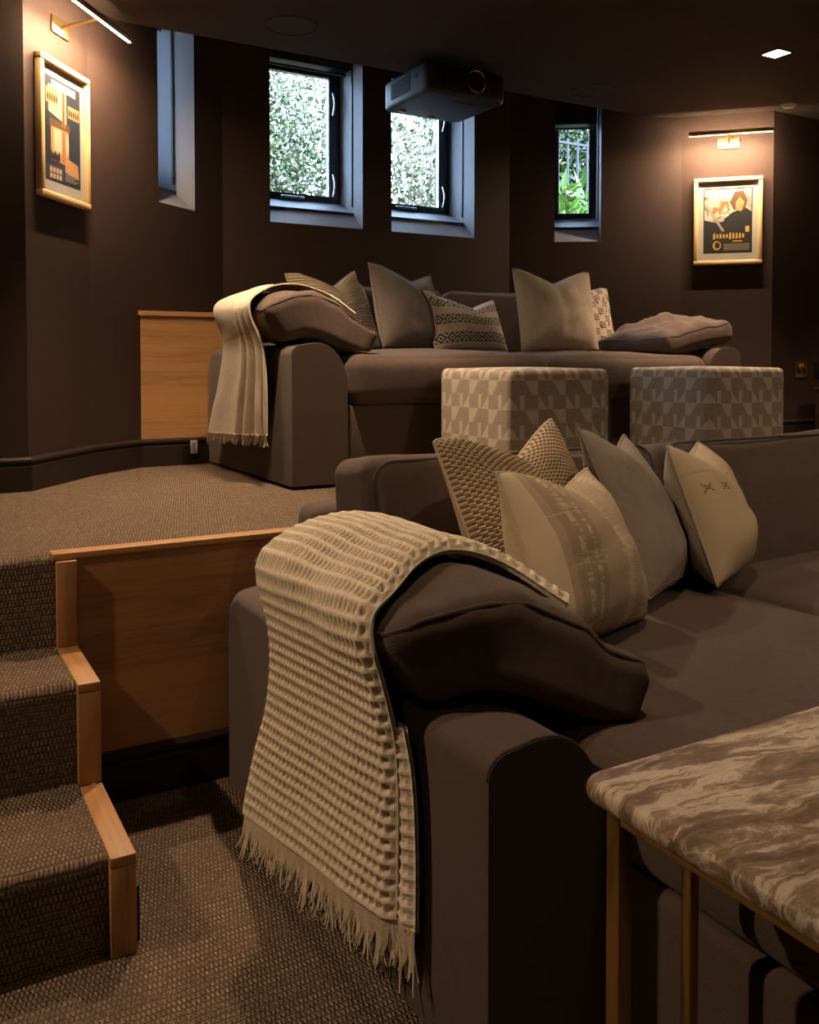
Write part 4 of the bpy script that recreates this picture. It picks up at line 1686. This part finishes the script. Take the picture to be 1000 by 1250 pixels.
def fringe(root, loc, P, Nn, nv, strands, flen, seed, srad, mat):
    """loose yarn ends along the hem"""
    rg = random.Random(seed)
    bm = bmesh.new()
    hem = P[-1] - np.array(loc)
    dirv = P[-1] - P[-6]
    dirv /= np.linalg.norm(dirv, axis=1, keepdims=True)
    for k in range(strands):
        wj = (k + rg.random()) / strands * (nv - 1)
        j = int(wj)
        p = Vector(hem[j])
        d = Vector(dirv[j])
        nnv = Vector(Nn[-1, j])
        tt2 = Vector(P[-1, min(j + 1, nv - 1)] - P[-1, max(j - 1, 0)]).normalized()
        clump = math.sin(k * 0.35 + seed) * 0.22
        L_ = flen * (0.75 + 0.35 * rg.random() + 0.15 * math.sin(k * 0.21))
        dd = (d + tt2 * (clump + rg.uniform(-0.12, 0.12)) + nnv * rg.uniform(-0.05, 0.16)).normalized()
        pts = [p - d * 0.006 + nnv * rg.uniform(0, 0.004), p + d * L_ * 0.3 + nnv * 0.003, p + (d + dd) * 0.5 * L_ * 0.65, p + dd * L_]
        for q_ in pts:
            q_.z = max(q_.z, 0.004 - loc[2])
        add_tube(bm, pts, [srad, srad, srad * 0.9, srad * 0.5], 4)
    o = link('fringe', bm_mesh('fringe', bm, True), mat, root)
    o['kind'] = 'stuff'


def throw(loc, rails, label, mat, cell, waffle, pleat, strands, flen, nu, nv, thick, curl=0.0, seed=1, srad=0.0022, under=None, lies_on=()):
    """rails: (back-edge point, front-edge point) from the inner end, over the crest and down the outside"""
    Bk, lb = catmull([r[0] for r in rails], nu)
    Fr, lf = catmull([r[1] for r in rails], nu)
    w = np.linspace(0, 1, nv)
    P = Bk[:, None, :] * (1 - w)[None, :, None] + Fr[:, None, :] * w[None, :, None]

    def normals(P):
        du = np.gradient(P, axis=0); dv = np.gradient(P, axis=1)
        nn = np.cross(du, dv)
        return nn / np.maximum(np.linalg.norm(nn, axis=2, keepdims=True), 1e-9)
    Nn = normals(P)
    ts = [t_ for r_ in lies_on for t_ in trees(r_, r_ not in (SOFA_L, SOFA_U))]
    if ts:
        ui, vi = np.linspace(0, nu - 1, 90).round().astype(int), np.linspace(0, nv - 1, 60).round().astype(int)
        need = np.zeros((90, 60))
        for a_, i in enumerate(ui):
            for b_, j in enumerate(vi):
                p0, n0 = Vector(P[i, j]), Vector(Nn[i, j])
                for t_, extra in ts:
                    hit, nr, _, dist = t_.ray_cast(p0 + n0 * 0.12, -n0, 0.16)
                    if hit is not None:
                        need[a_, b_] = max(need[a_, b_], 0.026 - (p0 - hit).dot(n0))
        for _ in range(2):
            pad = np.pad(need, 1, 'edge')
            need = np.max([pad[i:i + 90, j:j + 60] for i in range(3) for j in range(3)], axis=0)
        for _ in range(16):
            pad = np.pad(need, 1, 'edge')
            need = np.mean([pad[i:i + 90, j:j + 60] for i in range(3) for j in range(3)], axis=0)
        tmp = np.stack([np.interp(np.arange(nu), ui, need[:, j]) for j in range(60)], 1)
        need = np.stack([np.interp(np.arange(nv), vi, tmp[i]) for i in range(nu)], 0)
        P = P + Nn * need[..., None]
        Nn = normals(P)
    s = np.linspace(0, (lb + lf) / 2, nu)[:, None] * np.ones((1, nv))
    wid = np.linalg.norm(Fr - Bk, axis=1).mean()
    x = w[None, :] * wid * np.ones((nu, 1))
    hang = np.clip((s / s.max() - 0.40) / 0.45, 0, 1)
    disp = pleat[0] * np.sin(w * pleat[1] * np.pi + pleat[2])[None, :] * hang
    if len(pleat) > 3:
        disp = disp + pleat[3] * hang * np.abs(np.sin(np.clip((w[None, :] - 0.55) / 0.45, 0, 1) ** 0.8 * np.pi * 3.2)) * (w[None, :] > 0.55)
    # front edge rolls under
    if curl:
        disp = disp - curl * np.clip((w[None, :] - 0.95) / 0.05, 0, 1) ** 2
    P = P + Nn * disp[..., None]
    Nn = normals(P)
    lowf = np.zeros((nu, nv))
    for i in range(0, nu):
        for j in range(0, nv, 1):
            if i % 3 == 0 and j % 3 == 0:
                lowf[i, j] = noise.noise(Vector((s[i, j] * 9 + seed, x[i, j] * 9, 2.0)))
    for i in range(nu):
        for j in range(nv):
            if i % 3 or j % 3:
                lowf[i, j] = lowf[i - i % 3, j - j % 3]
    k3 = np.ones(5) / 5
    lowf = np.apply_along_axis(lambda q: np.convolve(np.pad(q, 2, 'edge'), k3, 'valid'), 0, lowf)
    lowf = np.apply_along_axis(lambda q: np.convolve(np.pad(q, 2, 'edge'), k3, 'valid'), 1, lowf)
    h = 0.004 * (lowf * 0.5 + 0.5) * (1 + hang)
    if waffle:
        a = (s + 0.001 * lowf) / cell
        bcol = x / (cell * 0.62)
        # ridges around sunken pockets, rows shifted by half a pocket
        shift = 0.5 * (np.floor(a) % 2)
        fa, fb = a - np.floor(a), (bcol + shift) % 1.0
        pock = np.clip(np.sin(np.pi * np.clip((fa - 0.22) / 0.70, 0, 1)), 0, 1) ** 0.6 * np.clip(np.sin(np.pi * np.clip((fb - 0.14) / 0.72, 0, 1)), 0, 1) ** 0.6
        edge = np.clip((1 - w[None, :]) / 0.03, 0, 1) * np.clip(w[None, :] / 0.02, 0, 1)
        roll = 0.07 * np.cos(2 * np.pi * (fa - 0.07))
        h = h + waffle * (0.78 + roll - pock) * edge + waffle * 0.4 * (1 - edge)
    top = P + Nn * h[..., None]
    bot = P - Nn * (thick * 0.5)
    V = np.concatenate([top.reshape(-1, 3), bot.reshape(-1, 3)])
    N = nu * nv
    F = np.concatenate([grid_faces(nu, nv, 0), grid_faces(nu, nv, N, True)])
    per = [i * nv for i in range(nu)] + [(nu - 1) * nv + j for j in range(1, nv)] + [i * nv + nv - 1 for i in range(nu - 2, -1, -1)] + [j for j in range(nv - 2, 0, -1)]
    q = np.array([(per[k], per[(k + 1) % len(per)], per[(k + 1) % len(per)] + N, per[k] + N) for k in range(len(per))])
    F = np.concatenate([F, q])
    root = empty('throw_blanket', loc, label=label, cat='throw')
    V = V - np.array(loc)
    link('blanket', np_mesh('blanket', V, F), mat, root)
    fringe(root, loc, P, Nn, nv, strands, flen, seed, srad, mat)
    if under:
        B2, _ = catmull([r[0] for r in under], 120)
        F2, _ = catmull([r[1] for r in under], 120)
        m2 = 40
        w2 = np.linspace(0, 1, m2)
        P2 = B2[:, None, :] * (1 - w2)[None, :, None] + F2[:, None, :] * w2[None, :, None]
        N2 = normals(P2)
        s2 = np.linspace(0, np.linalg.norm(np.diff(B2, axis=0), axis=1).sum(), 120)[:, None]
        x2 = w2[None, :] * np.linalg.norm(F2 - B2, axis=1).mean()
        h2 = 0.0
        if waffle:
            h2 = waffle * np.maximum(np.abs(np.cos(np.pi * s2 / cell)) ** 2.6, 0.8 * np.abs(np.cos(np.pi * x2 / (cell * 0.52))) ** 2.0)
        h2 = (h2 + 0.004 * np.sin(w2 * 9)[None, :] * np.ones((120, 1))) * np.clip((1 - w2[None, :]) / 0.2, 0.2, 1)
        Vt = np.concatenate([(P2 + N2 * h2[..., None]).reshape(-1, 3), (P2 - N2 * 0.004).reshape(-1, 3)]) - np.array(loc)
        n2 = 120 * m2
        link('under_fold', np_mesh('under_fold', Vt, np.concatenate([grid_faces(120, m2), grid_faces(120, m2, n2, True)])), mat, root)
        fringe(root, loc, P2, N2, m2, strands // 5, flen, seed + 3, srad, mat)
    return root


LT = rails_over(PL, LS, (0.76, 0.66, 0.54, 0.40, 0.26, 0.14, 0.06), (1.50, 1.55, 1.62, 1.67, 1.665, 1.655, 1.645), (1.175, 1.205, 1.255, 1.275, 1.25, 1.215, 1.20), 0.013)
LT += [((0.626, 1.64, 0.545), (0.628, 1.190, 0.540)),
       ((0.640, 1.66, 0.45), (0.644, 1.187, 0.45)),
       ((0.640, 1.70, 0.32), (0.652, 1.190, 0.33)),
       ((0.630, 1.75, 0.19), (0.655, 1.197, 0.235)),
       ((0.622, 1.77, 0.095), (0.655, 1.203, 0.165))]
UN = [((0.660, 1.25, 0.475), (0.660, 1.172, 0.475)), ((0.665, 1.25, 0.42), (0.665, 1.160, 0.42)), ((0.668, 1.25, 0.30), (0.668, 1.150, 0.30)), ((0.668, 1.26, 0.155), (0.668, 1.150, 0.165))]
TL = throw((0.65, 1.4, 0.0), LT, 'chunky cream waffle knit throw draped over the lower sofa arm', 'throw_wool', 0.0235, 0.0115, (0.0015, 3.0, 0.4), 320, 0.080, 400, 360, 0.012, curl=0.010, seed=3, srad=0.0021, under=UN, lies_on=(PL.root, SOFA_L))
UT = rails_over(PU, US, (0.80, 0.66, 0.53, 0.38, 0.24, 0.13, 0.05), (3.28, 3.32, 3.34, 3.36, 3.37, 3.375, 3.38), (2.94, 2.97, 3.02, 3.03, 3.02, 3.00, 2.985), 0.008)
UT += [((1.108, 3.385, 1.135), (1.108, 2.975, 1.135)),
       ((1.115, 3.43, 1.04), (1.116, 2.955, 1.04)),
       ((1.118, 3.50, 0.92), (1.120, 2.945, 0.92)),
       ((1.115, 3.56, 0.82), (1.120, 2.942, 0.84)),
       ((1.110, 3.60, 0.735), (1.120, 2.942, 0.770))]
TU = throw((1.1, 3.2, D), UT, 'thin cream fringed throw with soft folds over the raised sofa arm', 'throw_fine', 0.02, 0.0, (0.006, 4.0, 0.4, 0.024), 130, 0.036, 150, 120, 0.006, curl=0.0, seed=8, srad=0.0020, lies_on=(PU.root, SOFA_U))




# ------------------------------------------------------------------ ottomans
def ottoman(x, y, rz, label):
    root = empty('cube_ottoman', (x, y, D), (0, 0, R(rz)), label=label, cat='ottoman')
    s, h = 0.42, 0.412
    me = soft_box('upholstery', (s, s, h), 0.022, (0.004, 0.004, 0.006), 22)
    me.transform(Matrix.Translation((s / 2, s / 2, h / 2)))
    box_uv(me)
    link('upholstery', me, 'ottoman_cloth', root)
    return root


ottoman(1.673, 2.30, 0, 'cube ottoman in geometric cloth standing before the striped oblong cushion')
ottoman(2.566, 2.30, 0, 'cube ottoman in geometric cloth standing before the plump arm pillow')


# ------------------------------------------------------------------ marble side table
TZ, TT = 0.55, 0.030
tb = empty('side_table', (0.681, 0.804, 0.0), label='side table with brown veined marble top on slim brass legs', cat='table')
# rounded-corner slab with bullnose edge, table runs towards -y and +x
tw, td, rc_ = 0.62, 0.50, 0.030
outline = []
for (cx, cy, a0) in ((tw - rc_, -rc_, 0), (rc_, -rc_, 90), (rc_, -td + rc_, 180), (tw - rc_, -td + rc_, 270)):
    for j in range(8):
        a = R(a0 + 90 * j / 7)
        outline.append((cx, cy, math.cos(a), math.sin(a)))
rings = []
bm = bmesh.new()
for k in range(9):
    a = -PI / 2 + PI * k / 8
    ins = (TT / 2) * (1 - math.cos(a))
    zz = TZ - TT / 2 + TT / 2 * math.sin(a)
    rings.append([bm.verts.new((cx + (rc_ - ins) * c_, cy + (rc_ - ins) * s_, zz)) for cx, cy, c_, s_ in outline])
n = len(outline)
for A_, B_ in zip(rings, rings[1:]):
    for k in range(n):
        bm.faces.new((A_[k], A_[(k + 1) % n], B_[(k + 1) % n], B_[k]))
bm.faces.new(rings[0][::-1]); bm.faces.new(rings[-1])
link('marble_top', bm_mesh('marble_top', bm, True), 'marble', tb)
zt = TZ - TT
for (x_, y_, w_) in ((0.026, -0.046, 0.021), (0.026, -0.475, 0.021)):
    box('leg', (x_, x_ + w_, y_, y_ + w_, 0.0, zt - 0.0005), 'brass', tb, bev=0.001)
for (x_, y_, w_) in ((0.152, -0.036, 0.015), (0.152, -0.469, 0.015)):
    box('inner_leg', (x_, x_ + w_, y_, y_ + w_, 0.0, zt - 0.0005), 'brass', tb, bev=0.001)
box('top_rail', (0.0262, 0.0468, -0.4535, -0.0465, zt - 0.019, zt - 0.0006), 'brass', tb, bev=0.001)
box('foot_rail', (0.0262, 0.0468, -0.4535, -0.0465, 0.0, 0.018), 'brass', tb, bev=0.001)

# ------------------------------------------------------------------ outside the windows
tag(box('garden_ground', (-4, 16, 4.55, 14, 1.10, 1.30), 'soil'), kind='structure')


def shrub(name, c, rad, nleaf, lsize, mats, label, seed, stems=10, elong=2.2, group='shrubs outside the windows', stem_r=0.012, upright=0.0):
    rg = np.random.default_rng(seed)
    root = empty(name, (c[0], c[1], 1.30), label=label, cat='shrub', group=None)
    for mi, mat in enumerate(mats):
        N = nleaf // len(mats)
        ph = rg.normal(size=(N, 3))
        ph /= np.linalg.norm(ph, axis=1, keepdims=True)
        rr = rg.random(N)[:, None] ** 0.42
        C_ = ph * rr * np.array(rad) + np.array([0, 0, c[2] - 1.30])
        C_ = C_[C_[:, 2] > 0.03]
        N = len(C_)
        d = rg.normal(size=(N, 3)) + np.array([0, -0.2, upright])
        d /= np.linalg.norm(d, axis=1, keepdims=True)
        sd = np.cross(d, rg.normal(size=(N, 3)))
        sd /= np.linalg.norm(sd, axis=1, keepdims=True)
        up = np.cross(sd, d)
        L_ = lsize * (0.6 + 0.8 * rg.random(N))[:, None]
        w = L_ / elong
        b0 = C_
        v = [b0, b0 + d * L_ * 0.45 + sd * w * 0.5 + up * w * 0.12, b0 + d * L_, b0 + d * L_ * 0.45 - sd * w * 0.5 + up * w * 0.12]
        mid = b0 + d * L_ * 0.5
        V = np.stack([v[0], v[1], v[2], v[3]], 1).reshape(-1, 3)
        a = np.arange(N) * 4
        F = np.concatenate([np.stack([a, a + 1, a + 2], 1), np.stack([a, a + 2, a + 3], 1)])
        me = np_mesh('foliage', V, F, smooth=False)
        o = link('foliage', me, mat, root)
        o['kind'] = 'stuff'
    bm = bmesh.new()
    rn = random.Random(seed)
    for k in range(stems):
        tx, ty = rn.uniform(-0.8, 0.8) * rad[0], rn.uniform(-0.8, 0.8) * rad[1]
        tz = (c[2] - 1.30) + rn.uniform(0.1, 0.9) * rad[2]
        pts = [(tx * 0.15, ty * 0.15, 0), (tx * 0.35 + rn.uniform(-.1, .1), ty * 0.35, tz * 0.35), (tx * 0.75 + rn.uniform(-.15, .15), ty * 0.7, tz * 0.7), (tx, ty, tz)]
        add_tube(bm, pts, [stem_r, stem_r * 0.8, stem_r * 0.55, stem_r * 0.25], 5)
    link('stem', bm_mesh('stem', bm, True), 'bark', root)
    return root


shrub('garden_hedge', (2.50, 6.5, 2.25), (0.75, 0.4, 1.15), 22000, 0.045, ['leaf_pale', 'leaf_mid'], 'pale flowering climber filling the window with two handles', 11, 14)
shrub('garden_hedge', (3.98, 6.6, 2.25), (0.66, 0.4, 1.15), 6500, 0.055, ['leaf_mid', 'leaf_pale'], 'twiggy green shrub behind the projector window', 12, 40, stem_r=0.013)
shrub('broadleaf_shrub', (4.95, 5.90, 2.10), (0.45, 0.20, 0.40), 330, 0.20, ['leaf_bright'], 'bright green broadleaf shrub outside the narrow window', 13, 10, elong=3.6, upright=0.9)
shrub('broadleaf_shrub', (4.62, 5.42, 1.72), (0.50, 0.16, 0.36), 900, 0.10, ['leaf_dark', 'leaf_mid'], 'dark leaved shrub under the bright broadleaf shrub', 14, 10, elong=2.4, upright=0.4)
shrub('garden_hedge', (5.8, 7.0, 2.45), (1.3, 0.4, 1.35), 22000, 0.085, ['leaf_dark', 'leaf_mid'], 'dark hedge behind the garden railing', 15, 14)
shrub('garden_hedge', (0.6, 6.6, 2.2), (1.0, 0.6, 1.1), 5000, 0.07, ['leaf_mid', 'leaf_dark'], 'green hedge outside the window next to the bar light', 16, 12)


def railing(x0, x1, y, z0, z1, label, step_=0.11, slope=0.0):
    root = empty('garden_railing', (x0, y, z0), label=label, cat='railing')
    n = int((x1 - x0) / step_)
    box('rail', (0, x1 - x0, -0.012, 0.012, z1 - z0 - 0.02, z1 - z0), 'railing_iron', root)
    box('rail', (0, x1 - x0, -0.012, 0.012, 0.08, 0.10), 'railing_iron', root)
    for k in range(n + 1):
        x = k * step_
        box('baluster', (x - 0.008, x + 0.008, -0.008, 0.008, 0.0, z1 - z0 + 0.03), 'railing_iron', root)


railing(4.4, 6.2, 6.25, 1.30, 2.95, 'black iron railing behind the broadleaf shrub')
railing(3.05, 3.95, 5.45, 1.30, 2.07, 'low black railing in front of the twiggy shrub', 0.075)
